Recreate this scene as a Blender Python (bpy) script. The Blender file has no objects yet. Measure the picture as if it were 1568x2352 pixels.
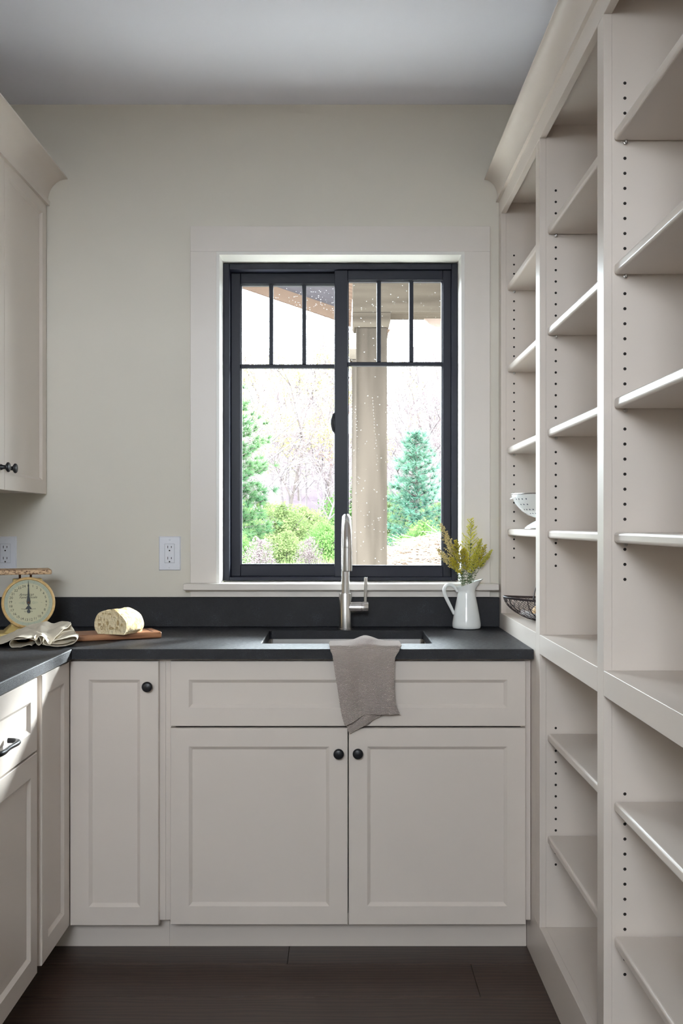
import bpy, bmesh, math, random
from mathutils import Vector, Matrix, noise

# ------------------------------------------------------------------ scene, camera, light
scene = bpy.context.scene
COL = scene.collection
CAM_H = 1.26
F_PX = 2288.0
cam_data = bpy.data.cameras.new('camera')
cam_data.sensor_fit = 'AUTO'
cam_data.sensor_width = 36.0
cam_data.lens = F_PX / 2352.0 * 36.0
cam_data.shift_y = 27.0 / 2352.0
cam_data.clip_start = 0.05
cam_data.clip_end = 400
cam = bpy.data.objects.new('camera', cam_data)
cam.location = (0, 0, CAM_H)
cam.rotation_euler = (math.pi / 2, 0, 0)
COL.objects.link(cam)
scene.camera = cam

SKY = 26.0
world = bpy.data.worlds.new('overcast_sky')
scene.world = world
world.use_nodes = True
bg = world.node_tree.nodes['Background']
bg.inputs['Color'].default_value = (0.84, 0.92, 1.0, 1)
bg.inputs['Strength'].default_value = SKY

# the sun behind thin cloud, low beyond the right end of the porch
sun_d = bpy.data.lights.new('veiled_sun', 'SUN')
sun_d.energy = 10.0
sun_d.angle = math.radians(5)
sun_d.color = (0.92, 0.96, 1.0)
sun = bpy.data.objects.new('veiled_sun', sun_d)
sun.rotation_euler = Vector((0.85, 1.0, 0.47)).to_track_quat('Z', 'Y').to_euler()
COL.objects.link(sun)


def portal(name, loc, rot, sx, sy):
    d = bpy.data.lights.new(name, 'AREA')
    d.shape = 'RECTANGLE'
    d.size = sx
    d.size_y = sy
    d.cycles.is_portal = True
    o = bpy.data.objects.new(name, d)
    o.location = loc
    o.rotation_euler = rot
    COL.objects.link(o)


# sampling portals for the sky light in the window and the added rear opening (they emit nothing)
portal('window_sky_portal', (-0.004, 3.72, 1.626), (-math.pi / 2, 0, 0), 0.85, 1.15)
portal('rear_fill_portal', (-0.35, -1.62, 2.15), (math.pi / 2, 0, 0), 1.3, 0.85)

vs = scene.view_settings
vs.view_transform = 'Standard'
vs.look = 'None'
vs.exposure = 0.66
vs.gamma = 1.0
vs.use_curve_mapping = False
scene.cycles.use_denoising = True
scene.cycles.max_bounces = 10
scene.cycles.diffuse_bounces = 6
scene.cycles.transparent_max_bounces = 12
scene.cycles.sample_clamp_indirect = 8.0

random.seed(7)


# ------------------------------------------------------------------ materials
def srgb(r, g, b):
    def f(c):
        c /= 255.0
        return c / 12.92 if c <= 0.04045 else ((c + 0.055) / 1.055) ** 2.4
    return (f(r), f(g), f(b), 1.0)


class Nodes:
    def __init__(self, name):
        self.m = bpy.data.materials.new(name)
        self.m.use_nodes = True
        self.t = self.m.node_tree
        self.bsdf = self.t.nodes['Principled BSDF']
        self.out = self.t.nodes['Material Output']

    def n(self, typ, **kw):
        nd = self.t.nodes.new(typ)
        for k, v in kw.items():
            setattr(nd, k, v)
        return nd

    def l(self, a, b):
        self.t.links.new(a, b)

    def coords(self, scale=(1, 1, 1), which='Object', rot=(0, 0, 0)):
        tc = self.n('ShaderNodeTexCoord')
        mp = self.n('ShaderNodeMapping')
        mp.inputs['Scale'].default_value = scale
        mp.inputs['Rotation'].default_value = rot
        self.l(tc.outputs[which], mp.inputs['Vector'])
        return mp.outputs['Vector']

    def noise(self, vec, scale, detail=4, rough=0.55):
        nz = self.n('ShaderNodeTexNoise')
        nz.inputs['Scale'].default_value = scale
        nz.inputs['Detail'].default_value = detail
        nz.inputs['Roughness'].default_value = rough
        self.l(vec, nz.inputs['Vector'])
        return nz.outputs['Fac']

    def ramp(self, fac, stops):
        r = self.n('ShaderNodeValToRGB')
        els = r.color_ramp.elements
        while len(els) < len(stops):
            els.new(0.5)
        for e, (p, c) in zip(els, stops):
            e.position = p
            e.color = c if len(c) == 4 else (*c, 1)
        self.l(fac, r.inputs['Fac'])
        return r.outputs['Color']

    def bump(self, h, strength, dist=0.001):
        b = self.n('ShaderNodeBump')
        b.inputs['Strength'].default_value = strength
        b.inputs['Distance'].default_value = dist
        self.l(h, b.inputs['Height'])
        self.l(b.outputs['Normal'], self.bsdf.inputs['Normal'])

    def set(self, **kw):
        for k, v in kw.items():
            self.bsdf.inputs[k.replace('_', ' ')].default_value = v


M = {}


def paint(key, col, rough=0.4, var=0.03, bump=0.05, scale=60):
    k = Nodes(key)
    v = k.coords()
    nz = k.noise(v, 2.5, 3)
    c0 = tuple(max(0, c * (1 - var)) for c in col[:3]) + (1,)
    c1 = tuple(min(1, c * (1 + var)) for c in col[:3]) + (1,)
    k.l(k.ramp(nz, [(0.3, c0), (0.7, c1)]), k.bsdf.inputs['Base Color'])
    k.set(Roughness=rough)
    k.bump(k.noise(v, scale, 3), bump, 0.001)
    M[key] = k.m
    return k


paint('cabinet_paint', srgb(218, 208, 199), 0.34, 0.015, 0.03, 90)
paint('wall_paint', srgb(220, 215, 204), 0.75, 0.012, 0.12, 160)
paint('ceiling_paint', srgb(239, 240, 250), 0.85, 0.01, 0.1, 160)
paint('trim_paint', srgb(221, 214, 207), 0.36, 0.012, 0.03, 90)
paint('jamb_paint', srgb(228, 226, 221), 0.36, 0.01, 0.03, 90)
paint('dark_gap', srgb(30, 27, 26), 0.8, 0.05, 0.0)
paint('hole_dark', srgb(26, 20, 17), 0.8, 0.05, 0.0)
paint('black_metal', srgb(22, 22, 27), 0.38, 0.05, 0.02, 300)
paint('window_frame_paint', srgb(17, 19, 32), 0.40, 0.05, 0.04, 500)
paint('muntin_paint', srgb(22, 24, 36), 0.42, 0.05, 0.04, 500)
paint('white_plastic', srgb(226, 228, 236), 0.3, 0.01, 0.0)
paint('seam_grey', srgb(150, 152, 162), 0.5, 0.02, 0.0)
paint('enamel', srgb(236, 238, 236), 0.12, 0.01, 0.0)
paint('drain_hole_shade', srgb(70, 80, 96), 0.2, 0.05, 0.0)
paint('egg_tan', srgb(205, 170, 125), 0.55, 0.06, 0.05, 300)
paint('napkin_white', srgb(230, 230, 234), 0.85, 0.03, 0.4, 500)
paint('grip_wood', srgb(140, 78, 52), 0.5, 0.15, 0.1, 150)
paint('wire', srgb(52, 40, 42), 0.5, 0.3, 0.2, 400)
paint('leaf_green', srgb(74, 92, 52), 0.55, 0.3, 0.1, 200)
paint('stem_green', srgb(88, 100, 62), 0.55, 0.2, 0.1, 200)
paint('gutter', srgb(128, 112, 104), 0.5, 0.05, 0.0)
paint('soffit', srgb(84, 81, 85), 0.7, 0.06, 0.1, 40)
paint('stone_slab', srgb(110, 106, 100), 0.9, 0.1, 0.3, 40)
paint('pale_stone', srgb(222, 218, 210), 0.9, 0.06, 0.3, 40)
paint('siding', srgb(140, 136, 130), 0.8, 0.04, 0.1, 40)
paint('dial_ink', srgb(58, 54, 48), 0.7, 0.1, 0.0)
paint('dial_ornament', srgb(150, 160, 140), 0.7, 0.1, 0.0)
paint('rust_and_slot', srgb(96, 60, 42), 0.7, 0.3, 0.4, 300)
paint('bark', srgb(75, 68, 65), 0.9, 0.25, 0.5, 20)
paint('bark_light', srgb(93, 86, 86), 0.9, 0.25, 0.5, 20)
paint('straw', srgb(111, 95, 83), 0.9, 0.25, 0.3, 20)

# brushed steel
k = Nodes('brushed_steel')
v = k.coords((1, 1, 60))
k.set(Metallic=1.0)
k.l(k.ramp(k.noise(v, 30, 3), [(0.3, (0.60, 0.58, 0.565)), (0.7, (0.62, 0.60, 0.585))]), k.bsdf.inputs['Base Color'])
k.l(k.ramp(k.noise(v, 40, 3), [(0.3, (0.255,) * 3), (0.7, (0.27,) * 3)]), k.bsdf.inputs['Roughness'])
M['steel'] = k.m
k = Nodes('pin_metal')
k.l(k.ramp(k.noise(k.coords(), 200, 2), [(0.3, (0.45, 0.43, 0.41)), (0.7, (0.6, 0.58, 0.55))]), k.bsdf.inputs['Base Color'])
k.set(Metallic=1.0, Roughness=0.35)
M['pin'] = k.m

# leathered black granite
k = Nodes('black_granite')
v = k.coords()
vo = k.n('ShaderNodeTexVoronoi')
vo.inputs['Scale'].default_value = 620
k.l(v, vo.inputs['Vector'])
n1 = k.noise(v, 210, 5, 0.7)
mix = k.n('ShaderNodeMath', operation='MULTIPLY')
k.l(n1, mix.inputs[0])
k.l(k.noise(v, 14, 3), mix.inputs[1])
k.l(k.ramp(mix.outputs[0], [(0.12, (0.003, 0.003, 0.006)), (0.32, (0.006, 0.0066, 0.011)), (0.50, (0.036, 0.04, 0.056))]), k.bsdf.inputs['Base Color'])
k.l(k.ramp(k.noise(v, 90, 4), [(0.3, (0.42,) * 3), (0.7, (0.56,) * 3)]), k.bsdf.inputs['Roughness'])
k.set(Specular_IOR_Level=0.55)
add = k.n('ShaderNodeMath', operation='ADD')
k.l(vo.outputs['Distance'], add.inputs[0])
k.l(n1, add.inputs[1])
k.bump(add.outputs[0], 0.55, 0.0014)
M['granite'] = k.m

# dark oak planks
def oak(key, dark, light):
    k = Nodes(key)
    oi = k.n('ShaderNodeObjectInfo')
    tc = k.n('ShaderNodeTexCoord')
    mp = k.n('ShaderNodeMapping')
    mp.inputs['Scale'].default_value = (1.6, 13, 13)
    k.l(tc.outputs['Object'], mp.inputs['Vector'])
    mul = k.n('ShaderNodeMath', operation='MULTIPLY')
    mul.inputs[1].default_value = 37.0
    k.l(oi.outputs['Random'], mul.inputs[0])
    cb = k.n('ShaderNodeCombineXYZ')
    k.l(mul.outputs[0], cb.inputs[0])
    k.l(mul.outputs[0], cb.inputs[1])
    k.l(cb.outputs[0], mp.inputs['Location'])
    w = k.n('ShaderNodeTexWave', wave_type='BANDS', bands_direction='Y')
    w.inputs['Scale'].default_value = 1.4
    w.inputs['Distortion'].default_value = 9
    w.inputs['Detail'].default_value = 4
    w.inputs['Detail Scale'].default_value = 1.2
    k.l(mp.outputs['Vector'], w.inputs['Vector'])
    k.l(k.ramp(w.outputs['Fac'], [(0.0, dark), (1.0, light)]), k.bsdf.inputs['Base Color'])
    fine = k.noise(k.coords((6, 300, 300)), 1.5, 4)
    k.set(Roughness=0.42)
    k.bump(fine, 0.25, 0.001)
    M[key] = k.m


oak('floor_oak', srgb(50, 37, 31), srgb(70, 53, 44))


def wood(key, c0, c1, sc=(2, 30, 30), rough=0.5, dist=6, wscale=1.0):
    k = Nodes(key)
    v = k.coords(sc)
    w = k.n('ShaderNodeTexWave', wave_type='BANDS', bands_direction='Y')
    w.inputs['Scale'].default_value = wscale
    w.inputs['Distortion'].default_value = dist
    w.inputs['Detail'].default_value = 3
    k.l(v, w.inputs['Vector'])
    k.l(k.ramp(w.outputs['Fac'], [(0.0, c0), (1.0, c1)]), k.bsdf.inputs['Base Color'])
    k.set(Roughness=rough)
    k.bump(k.noise(v, 6, 3), 0.15, 0.001)
    M[key] = k.m


wood('board_wood', srgb(122, 78, 52), srgb(184, 132, 94), (4, 60, 60), 0.42, 8, 1.2)
wood('post_wood', srgb(50, 45, 40), srgb(74, 67, 61), (9, 9, 0.8), 0.8, 5, 0.9)
wood('beam_wood', srgb(58, 52, 46), srgb(80, 73, 65), (0.8, 9, 9), 0.8, 5, 0.9)
wood('fascia_wood', srgb(94, 78, 68), srgb(106, 90, 79), (3, 3, 3), 0.8, 3)

# bread
k = Nodes('bread_crust')
v = k.coords()
a = k.noise(v, 45, 6, 0.65)
k.l(k.ramp(a, [(0.3, srgb(168, 112, 62)), (0.43, srgb(214, 178, 122)), (0.6, srgb(236, 218, 180)), (0.8, srgb(244, 234, 208))]), k.bsdf.inputs['Base Color'])
k.set(Roughness=0.85)
k.bump(k.noise(v, 120, 5), 0.8, 0.003)
M['crust'] = k.m
k = Nodes('bread_crumb')
v = k.coords()
vo = k.n('ShaderNodeTexVoronoi')
vo.inputs['Scale'].default_value = 150
vo.inputs['Randomness'].default_value = 1
k.l(k.coords((1, 1, 0.7)), vo.inputs['Vector'])
k.l(k.ramp(k.noise(v, 60, 6, 0.7), [(0.25, srgb(196, 170, 122)), (0.42, srgb(228, 208, 166)), (0.7, srgb(240, 226, 192))]), k.bsdf.inputs['Base Color'])
k.set(Roughness=0.95)
k.bump(vo.outputs['Distance'], 0.9, 0.004)
M['crumb'] = k.m
paint('crumb_hole', srgb(178, 152, 108), 0.95, 0.15, 0.5, 200)

# linen
def cloth(key, c0, c1, n, strength, which='UV'):
    k = Nodes(key)
    tc = k.n('ShaderNodeTexCoord')
    sp = k.n('ShaderNodeSeparateXYZ')
    k.l(tc.outputs[which], sp.inputs[0])
    outs = []
    for i in (0, 1):
        m1 = k.n('ShaderNodeMath', operation='MULTIPLY')
        m1.inputs[1].default_value = n[i] * math.pi
        k.l(sp.outputs[i], m1.inputs[0])
        outs.append(m1)
    # offset every other row
    fl = k.n('ShaderNodeMath', operation='MULTIPLY')
    fl.inputs[1].default_value = n[1]
    k.l(sp.outputs[1], fl.inputs[0])
    f2 = k.n('ShaderNodeMath', operation='FLOOR')
    k.l(fl.outputs[0], f2.inputs[0])
    f3 = k.n('ShaderNodeMath', operation='MULTIPLY')
    f3.inputs[1].default_value = math.pi / 2
    k.l(f2.outputs[0], f3.inputs[0])
    ad = k.n('ShaderNodeMath', operation='ADD')
    k.l(outs[0].outputs[0], ad.inputs[0])
    k.l(f3.outputs[0], ad.inputs[1])
    ss = []
    for src in (ad, outs[1]):
        s = k.n('ShaderNodeMath', operation='SINE')
        k.l(src.outputs[0], s.inputs[0])
        b = k.n('ShaderNodeMath', operation='ABSOLUTE')
        k.l(s.outputs[0], b.inputs[0])
        ss.append(b)
    pr = k.n('ShaderNodeMath', operation='MULTIPLY')
    k.l(ss[0].outputs[0], pr.inputs[0])
    k.l(ss[1].outputs[0], pr.inputs[1])
    k.l(k.ramp(pr.outputs[0], [(0.0, c0), (0.45, c1)]), k.bsdf.inputs['Base Color'])
    k.set(Roughness=0.95)
    k.bump(pr.outputs[0], strength, 0.003)
    M[key] = k.m


cloth('knit', srgb(150, 136, 130), srgb(208, 194, 186), (54, 120), 0.8)
cloth('linen', srgb(216, 205, 186), srgb(238, 229, 212), (260, 200), 0.25)

# scale paint with rust
k = Nodes('scale_cream')
v = k.coords()
k.l(k.ramp(k.noise(v, 70, 6, 0.7), [(0.30, srgb(104, 62, 36)), (0.38, srgb(206, 170, 112)), (0.7, srgb(226, 194, 138))]), k.bsdf.inputs['Base Color'])
k.set(Roughness=0.45)
M['scale_cream'] = k.m
k = Nodes('scale_platform')
k.l(k.ramp(k.noise(k.coords((1, 1, 1.6)), 110, 6, 0.75), [(0.40, srgb(98, 60, 40)), (0.50, srgb(206, 172, 134)), (0.7, srgb(226, 196, 160))]), k.bsdf.inputs['Base Color'])
k.set(Roughness=0.6)
M['scale_platform'] = k.m
paint('scale_base', srgb(216, 190, 122), 0.4, 0.08, 0.05, 100)
paint('dial_face', srgb(206, 198, 166), 0.5, 0.03, 0.0)
paint('dial_ring', srgb(188, 190, 170), 0.5, 0.03, 0.0)

# flowers / foliage : simple diffuse plus translucent
def foliage(key, c0, c1, scale=8, transl=0.35):
    k = Nodes(key)
    c = k.ramp(k.noise(k.coords(), scale, 3), [(0.3, c0), (0.7, c1)])
    d = k.n('ShaderNodeBsdfDiffuse')
    t = k.n('ShaderNodeBsdfTranslucent')
    mx = k.n('ShaderNodeMixShader')
    mx.inputs[0].default_value = transl
    k.l(c, d.inputs['Color'])
    k.l(c, t.inputs['Color'])
    k.l(d.outputs[0], mx.inputs[1])
    k.l(t.outputs[0], mx.inputs[2])
    k.l(mx.outputs[0], k.out.inputs['Surface'])
    k.t.nodes.remove(k.bsdf)
    M[key] = k.m


foliage('floret_yellow', srgb(214, 206, 78), srgb(232, 228, 128), 40)
foliage('floret_gold', srgb(190, 176, 52), srgb(220, 208, 98), 40)
foliage('floret_pale', srgb(206, 188, 140), srgb(226, 214, 168), 40)
foliage('pine_needles', srgb(44, 69, 49), srgb(76, 100, 64), 1.2, 0.3)
foliage('pine_blue', srgb(49, 76, 64), srgb(78, 105, 86), 1.2, 0.3)
foliage('spring_leaves', srgb(115, 113, 62), srgb(140, 133, 80), 0.8, 0.4)
foliage('red_buds', srgb(133, 86, 77), srgb(149, 102, 86), 0.8, 0.4)
foliage('shrub_leaves', srgb(61, 89, 47), srgb(89, 114, 63), 1.2, 0.4)
foliage('dry_twigs', srgb(83, 73, 76), srgb(106, 93, 91), 1.0, 0.2)
foliage('grass_blades', srgb(78, 93, 57), srgb(104, 114, 74), 1.2, 0.4)

# ground
k = Nodes('yard_ground')
v = k.coords()
k.l(k.ramp(k.noise(v, 0.35, 5), [(0.35, srgb(62, 63, 49)), (0.5, srgb(69, 62, 64)), (0.7, srgb(63, 55, 59))]), k.bsdf.inputs['Base Color'])
k.set(Roughness=1.0)
k.bump(k.noise(v, 6, 5), 0.6, 0.1)
M['ground'] = k.m

# thin window glass
k = Nodes('window_glass')
tr = k.n('ShaderNodeBsdfTransparent')
tr.inputs['Color'].default_value = (0.95, 0.97, 0.96, 1)
gl = k.n('ShaderNodeBsdfGlossy')
gl.inputs['Roughness'].default_value = 0.02
fr = k.n('ShaderNodeFresnel')
fr.inputs['IOR'].default_value = 1.45
refl_cut = k.n('ShaderNodeMath', operation='MULTIPLY')   # reflection cut so the added rear opening stays out of the panes
refl_cut.inputs[1].default_value = 0.012
k.l(fr.outputs[0], refl_cut.inputs[0])
mx = k.n('ShaderNodeMixShader')
k.l(refl_cut.outputs[0], mx.inputs[0])
k.l(tr.outputs[0], mx.inputs[1])
k.l(gl.outputs[0], mx.inputs[2])
k.l(mx.outputs[0], k.out.inputs['Surface'])
k.t.nodes.remove(k.bsdf)
M['glass'] = k.m
k = Nodes('rain_water')
k.set(Roughness=0.0, IOR=1.33)
k.bsdf.inputs['Transmission Weight'].default_value = 1.0
M['water'] = k.m

for key in ('window_frame_paint', 'muntin_paint'):
    M[key].node_tree.nodes['Principled BSDF'].inputs['Specular IOR Level'].default_value = 0.25
for key in ('ground', 'straw', 'bark', 'bark_light', 'post_wood', 'beam_wood', 'fascia_wood', 'soffit', 'pale_stone'):
    M[key].node_tree.nodes['Principled BSDF'].inputs['Specular IOR Level'].default_value = 0.0


# ------------------------------------------------------------------ mesh helpers
def tag(o, label=None, cat=None, group=None, kind=None):
    if label: o['label'] = label
    if cat: o['category'] = cat
    if group: o['group'] = group
    if kind: o['kind'] = kind
    return o


def root(name, loc=(0, 0, 0), rz=0.0, label=None, cat=None, group=None, kind=None):
    o = bpy.data.objects.new(name, None)
    o.empty_display_size = 0.05
    o.location = loc
    o.rotation_euler = (0, 0, rz)
    COL.objects.link(o)
    o['_m'] = 0
    del o['_m']
    MATS[o.name] = Matrix.Translation(Vector(loc)) @ Matrix.Rotation(rz, 4, 'Z')
    return tag(o, label, cat, group, kind)


MATS = {}


class MB:
    """collects geometry; build() links it as one mesh object"""
    def __init__(self):
        self.v, self.f, self.uv = [], [], None

    def add(self, vs, fs):
        b = len(self.v)
        self.v += [Vector(p) for p in vs]
        self.f += [tuple(i + b for i in f) for f in fs]
        return self

    def box(self, x0, x1, y0, y1, z0, z1):
        if x0 > x1: x0, x1 = x1, x0
        if y0 > y1: y0, y1 = y1, y0
        if z0 > z1: z0, z1 = z1, z0
        return self.add([(x0, y0, z0), (x1, y0, z0), (x1, y1, z0), (x0, y1, z0), (x0, y0, z1), (x1, y0, z1), (x1, y1, z1), (x0, y1, z1)],
                        [(0, 3, 2, 1), (4, 5, 6, 7), (0, 1, 5, 4), (1, 2, 6, 5), (2, 3, 7, 6), (3, 0, 4, 7)])

    def tube(self, pts, rad, n=8, caps=True, closed=False):
        pts = [Vector(p) for p in pts]
        m = len(pts)
        rad = rad if isinstance(rad, (list, tuple)) else [rad] * m
        vs, fs = [], []
        ref = None
        for i, p in enumerate(pts):
            if closed:
                t = pts[(i + 1) % m] - pts[(i - 1) % m]
            else:
                t = pts[min(i + 1, m - 1)] - pts[max(i - 1, 0)]
            if t.length < 1e-9: t = Vector((0, 0, 1))
            t.normalize()
            if ref is None:
                ref = Vector((0, 0, 1)) if abs(t.z) < 0.9 else Vector((1, 0, 0))
            a = ref - t * ref.dot(t)
            if a.length < 1e-6:
                a = t.orthogonal()
            a.normalize()
            ref = a
            b = t.cross(a)
            for j in range(n):
                th = 2 * math.pi * j / n
                vs.append(p + (a * math.cos(th) + b * math.sin(th)) * rad[i])
        rng = m if closed else m - 1
        for i in range(rng):
            for j in range(n):
                i2 = (i + 1) % m
                fs.append((i * n + j, i2 * n + j, i2 * n + (j + 1) % n, i * n + (j + 1) % n))
        if caps and not closed:
            fs.append(tuple(range(n)))
            fs.append(tuple((m - 1) * n + j for j in reversed(range(n))))
        return self.add(vs, fs)

    def lathe(self, prof, n=32, c=(0, 0, 0), mat=None, cap=False):
        vs, fs = [], []
        for (r, z) in prof:
            for j in range(n):
                th = 2 * math.pi * j / n
                p = Vector((r * math.cos(th), r * math.sin(th), z))
                p = (mat @ p) if mat else p
                vs.append(p + Vector(c))
        for i in range(len(prof) - 1):
            for j in range(n):
                fs.append((i * n + j, i * n + (j + 1) % n, (i + 1) * n + (j + 1) % n, (i + 1) * n + j))
        if cap:
            fs.append(tuple(reversed(range(n))))
            k0 = (len(prof) - 1) * n
            fs.append(tuple(k0 + j for j in range(n)))
        return self.add(vs, fs)

    def prism(self, poly, axis, a0, a1):
        """extrude a 2D polygon along axis 'x','y','z'"""
        def p3(u, w, a):
            return {'x': (a, u, w), 'y': (u, a, w), 'z': (u, w, a)}[axis]
        n = len(poly)
        vs = [p3(u, w, a0) for u, w in poly] + [p3(u, w, a1) for u, w in poly]
        fs = [tuple(range(n)), tuple(range(2 * n - 1, n - 1, -1))]
        fs += [(i, i + n, (i + 1) % n + n, (i + 1) % n) for i in range(n)]
        return self.add(vs, fs)

    def grid(self, rows, uv=True, us=1.0, vs_=1.0):
        """rows: list of equal-length point lists"""
        R, C = len(rows), len(rows[0])
        b = len(self.v)
        self.add([p for r in rows for p in r], [(i * C + j, i * C + j + 1, (i + 1) * C + j + 1, (i + 1) * C + j) for i in range(R - 1) for j in range(C - 1)])
        if uv:
            if self.uv is None: self.uv = {}
            for i in range(R):
                for j in range(C):
                    self.uv[b + i * C + j] = (us * j / (C - 1), vs_ * i / (R - 1))
        return self

    def octa(self, c, r, sz=1.0):
        x, y, z = c
        return self.add([(x + r, y, z), (x - r, y, z), (x, y + r, z), (x, y - r, z), (x, y, z + r * sz), (x, y, z - r * sz)],
                        [(0, 2, 4), (2, 1, 4), (1, 3, 4), (3, 0, 4), (2, 0, 5), (1, 2, 5), (3, 1, 5), (0, 3, 5)])

    def xf(self, mat):
        self.v = [mat @ p for p in self.v]
        return self

    def mesh(self, name, mat, inv=None, smooth=False, bevel=0.0, seg=2, solid=0.0):
        me = bpy.data.meshes.new(name)
        vs = [inv @ p for p in self.v] if inv else self.v
        me.from_pydata([tuple(p) for p in vs], [], self.f)
        if self.uv is not None:
            ul = me.uv_layers.new(name='UVMap')
            for lp in me.loops:
                ul.data[lp.index].uv = self.uv.get(lp.vertex_index, (0, 0))
        bm = bmesh.new()
        bm.from_mesh(me)
        if self.uv is None:
            bmesh.ops.recalc_face_normals(bm, faces=bm.faces)
        if bevel > 0:
            es = [e for e in bm.edges if len(e.link_faces) == 2 and e.calc_face_angle(0) > 0.5]
            bmesh.ops.bevel(bm, geom=es, offset=bevel, segments=seg, profile=0.5, affect='EDGES', clamp_overlap=True)
        if solid:
            bmesh.ops.recalc_face_normals(bm, faces=bm.faces)
            bmesh.ops.solidify(bm, geom=bm.faces[:], thickness=solid)
        if smooth:
            for f in bm.faces: f.smooth = True
            for e in bm.edges:
                if len(e.link_faces) == 2 and e.calc_face_angle(0) > 0.7:
                    e.smooth = False
        bm.to_mesh(me)
        bm.free()
        me.materials.append(M[mat] if isinstance(mat, str) else mat)
        return me

    def build(self, name, mat, parent=None, local=False, kind=None, **kw):
        """vertices are world coordinates unless local"""
        inv = None
        if parent is not None and not local:
            inv = world_m(parent).inverted()
        me = self.mesh(name, mat, inv, **kw)
        o = bpy.data.objects.new(name, me)
        COL.objects.link(o)
        o.parent = parent
        if kind: o['kind'] = kind
        return o


def world_m(o):
    m = Matrix.Identity(4)
    while o is not None:
        m = (Matrix.Translation(o.location) @ o.rotation_euler.to_matrix().to_4x4() @ Matrix.Diagonal(o.scale).to_4x4()) @ m
        o = o.parent
    return m


def inst(name, me, parent, loc, rot=(0, 0, 0), scale=(1, 1, 1)):
    o = bpy.data.objects.new(name, me)
    COL.objects.link(o)
    o.parent = parent
    o.location = loc
    o.rotation_euler = rot
    o.scale = scale
    return o


def copy_tree(o, parent=None):
    c = o.copy()
    COL.objects.link(c)
    c.parent = parent
    for ch in list(o.children):
        copy_tree(ch, c)
    return c


def px(x, y, Y):
    """measured point of the photograph -> place in the room at distance Y"""
    return Vector(((x - 784) * Y / F_PX, Y, CAM_H - (y - 1203) * Y / F_PX))


def spline(pts, n):
    """Catmull-Rom through pts, n samples evenly by chord length"""
    P = [Vector(p) for p in pts]
    P = [P[0] * 2 - P[1]] + P + [P[-1] * 2 - P[-2]]
    dense = []
    for i in range(1, len(P) - 2):
        for s in range(16):
            t = s / 16
            a, b, c, d = P[i - 1], P[i], P[i + 1], P[i + 2]
            dense.append(0.5 * ((2 * b) + (c - a) * t + (2 * a - 5 * b + 4 * c - d) * t * t + (3 * b - a - 3 * c + d) * t ** 3))
    dense.append(P[-2])
    L = [0]
    for i in range(1, len(dense)):
        L.append(L[-1] + (dense[i] - dense[i - 1]).length)
    out = []
    k = 0
    for i in range(n):
        s = L[-1] * i / (n - 1)
        while k < len(L) - 2 and L[k + 1] < s: k += 1
        d = L[k + 1] - L[k]
        t = 0 if d < 1e-9 else (s - L[k]) / d
        out.append(dense[k].lerp(dense[k + 1], min(max(t, 0), 1)))
    return out


# ------------------------------------------------------------------ the room
WY = 3.5           # face of the window wall
XL, XR = -1.40, 0.97
YR = -1.5          # rear wall
CEIL = 2.733
CT, CB = 0.90, 0.871   # counter top / underside

WX0, WX1, WZ0, WZ1 = -0.4265, 0.4187, 1.052, 2.2006   # window opening

# floor: dark oak planks across the room
floor = MB().box(XL - 0.1, XR + 0.1, YR - 0.1, WY, -0.05, -0.014).build('floor', 'dark_gap')
tag(floor, 'dark brown oak plank floor in front of the sink cabinets', 'floor', kind='structure')
PW = 0.199
row = 0
y = 2.851 + PW
joints = {0: [-0.155], 1: [0.37], 2: [-0.95, 0.85]}
while y > YR:
    y0 = y - PW
    js = joints.get(row, [random.uniform(-1.1, -0.4), random.uniform(0.2, 0.8)])
    xs = [XL - 0.05] + js + [XR + 0.05]
    for a, b in zip(xs[:-1], xs[1:]):
        me = MB().box(-(b - a) / 2 + 0.0006, (b - a) / 2 - 0.0006, -PW / 2 + 0.0006, PW / 2 - 0.0006, -0.014, 0.0).mesh('plank', 'floor_oak', bevel=0.0009, seg=1)
        inst('plank', me, floor, ((a + b) / 2, (y0 + y) / 2, 0))
    y = y0
    row += 1

tag(MB().box(XL - 0.2, XR + 0.2, YR - 0.2, WY + 0.2, CEIL, CEIL + 0.12).build('ceiling', 'ceiling_paint'), 'pale grey-white painted ceiling', 'ceiling', kind='structure')
wb = MB()
wb.box(XL - 0.2, WX0 - 0.0125, WY, WY + 0.2, -0.3, CEIL).box(WX1 + 0.0125, XR + 0.2, WY, WY + 0.2, -0.3, CEIL)
wb.box(WX0 - 0.0125, WX1 + 0.0125, WY, WY + 0.2, -0.3, WZ0 - 0.022).box(WX0 - 0.0125, WX1 + 0.0125, WY, WY + 0.2, WZ1 + 0.0125, CEIL)
tag(wb.build('wall_back', 'wall_paint'), 'warm white painted wall around the window', 'wall', kind='structure')
tag(MB().box(XL - 0.2, XL, YR - 0.2, WY, -0.3, CEIL).build('wall_left', 'wall_paint'), 'warm white wall behind the left cabinets', 'wall', kind='structure')
tag(MB().box(XR, XR + 0.2, YR - 0.2, WY, -0.3, CEIL).build('wall_right', 'wall_paint'), 'warm white wall behind the open shelving', 'wall', kind='structure')
RX0, RX1, RZ0, RZ1 = -0.85, 0.10, 1.78, 2.52     # unseen rear opening, added to let in fill light
wr = MB().box(XL, RX0, YR - 0.15, YR, -0.3, CEIL).box(RX1, XR, YR - 0.15, YR, -0.3, CEIL).box(RX0, RX1, YR - 0.15, YR, RZ1, CEIL).box(RX0, RX1, YR - 0.15, YR, -0.3, RZ0)
tag(wr.build('wall_rear', 'wall_paint'), 'wall with an added high opening for fill light, opposite the sink window', 'wall', kind='structure')

# ------------------------------------------------------------------ window
win = root('window_1', (0, WY, WZ0), 0, 'black framed sliding window with white casing over the sink', 'window', kind='structure')
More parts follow.
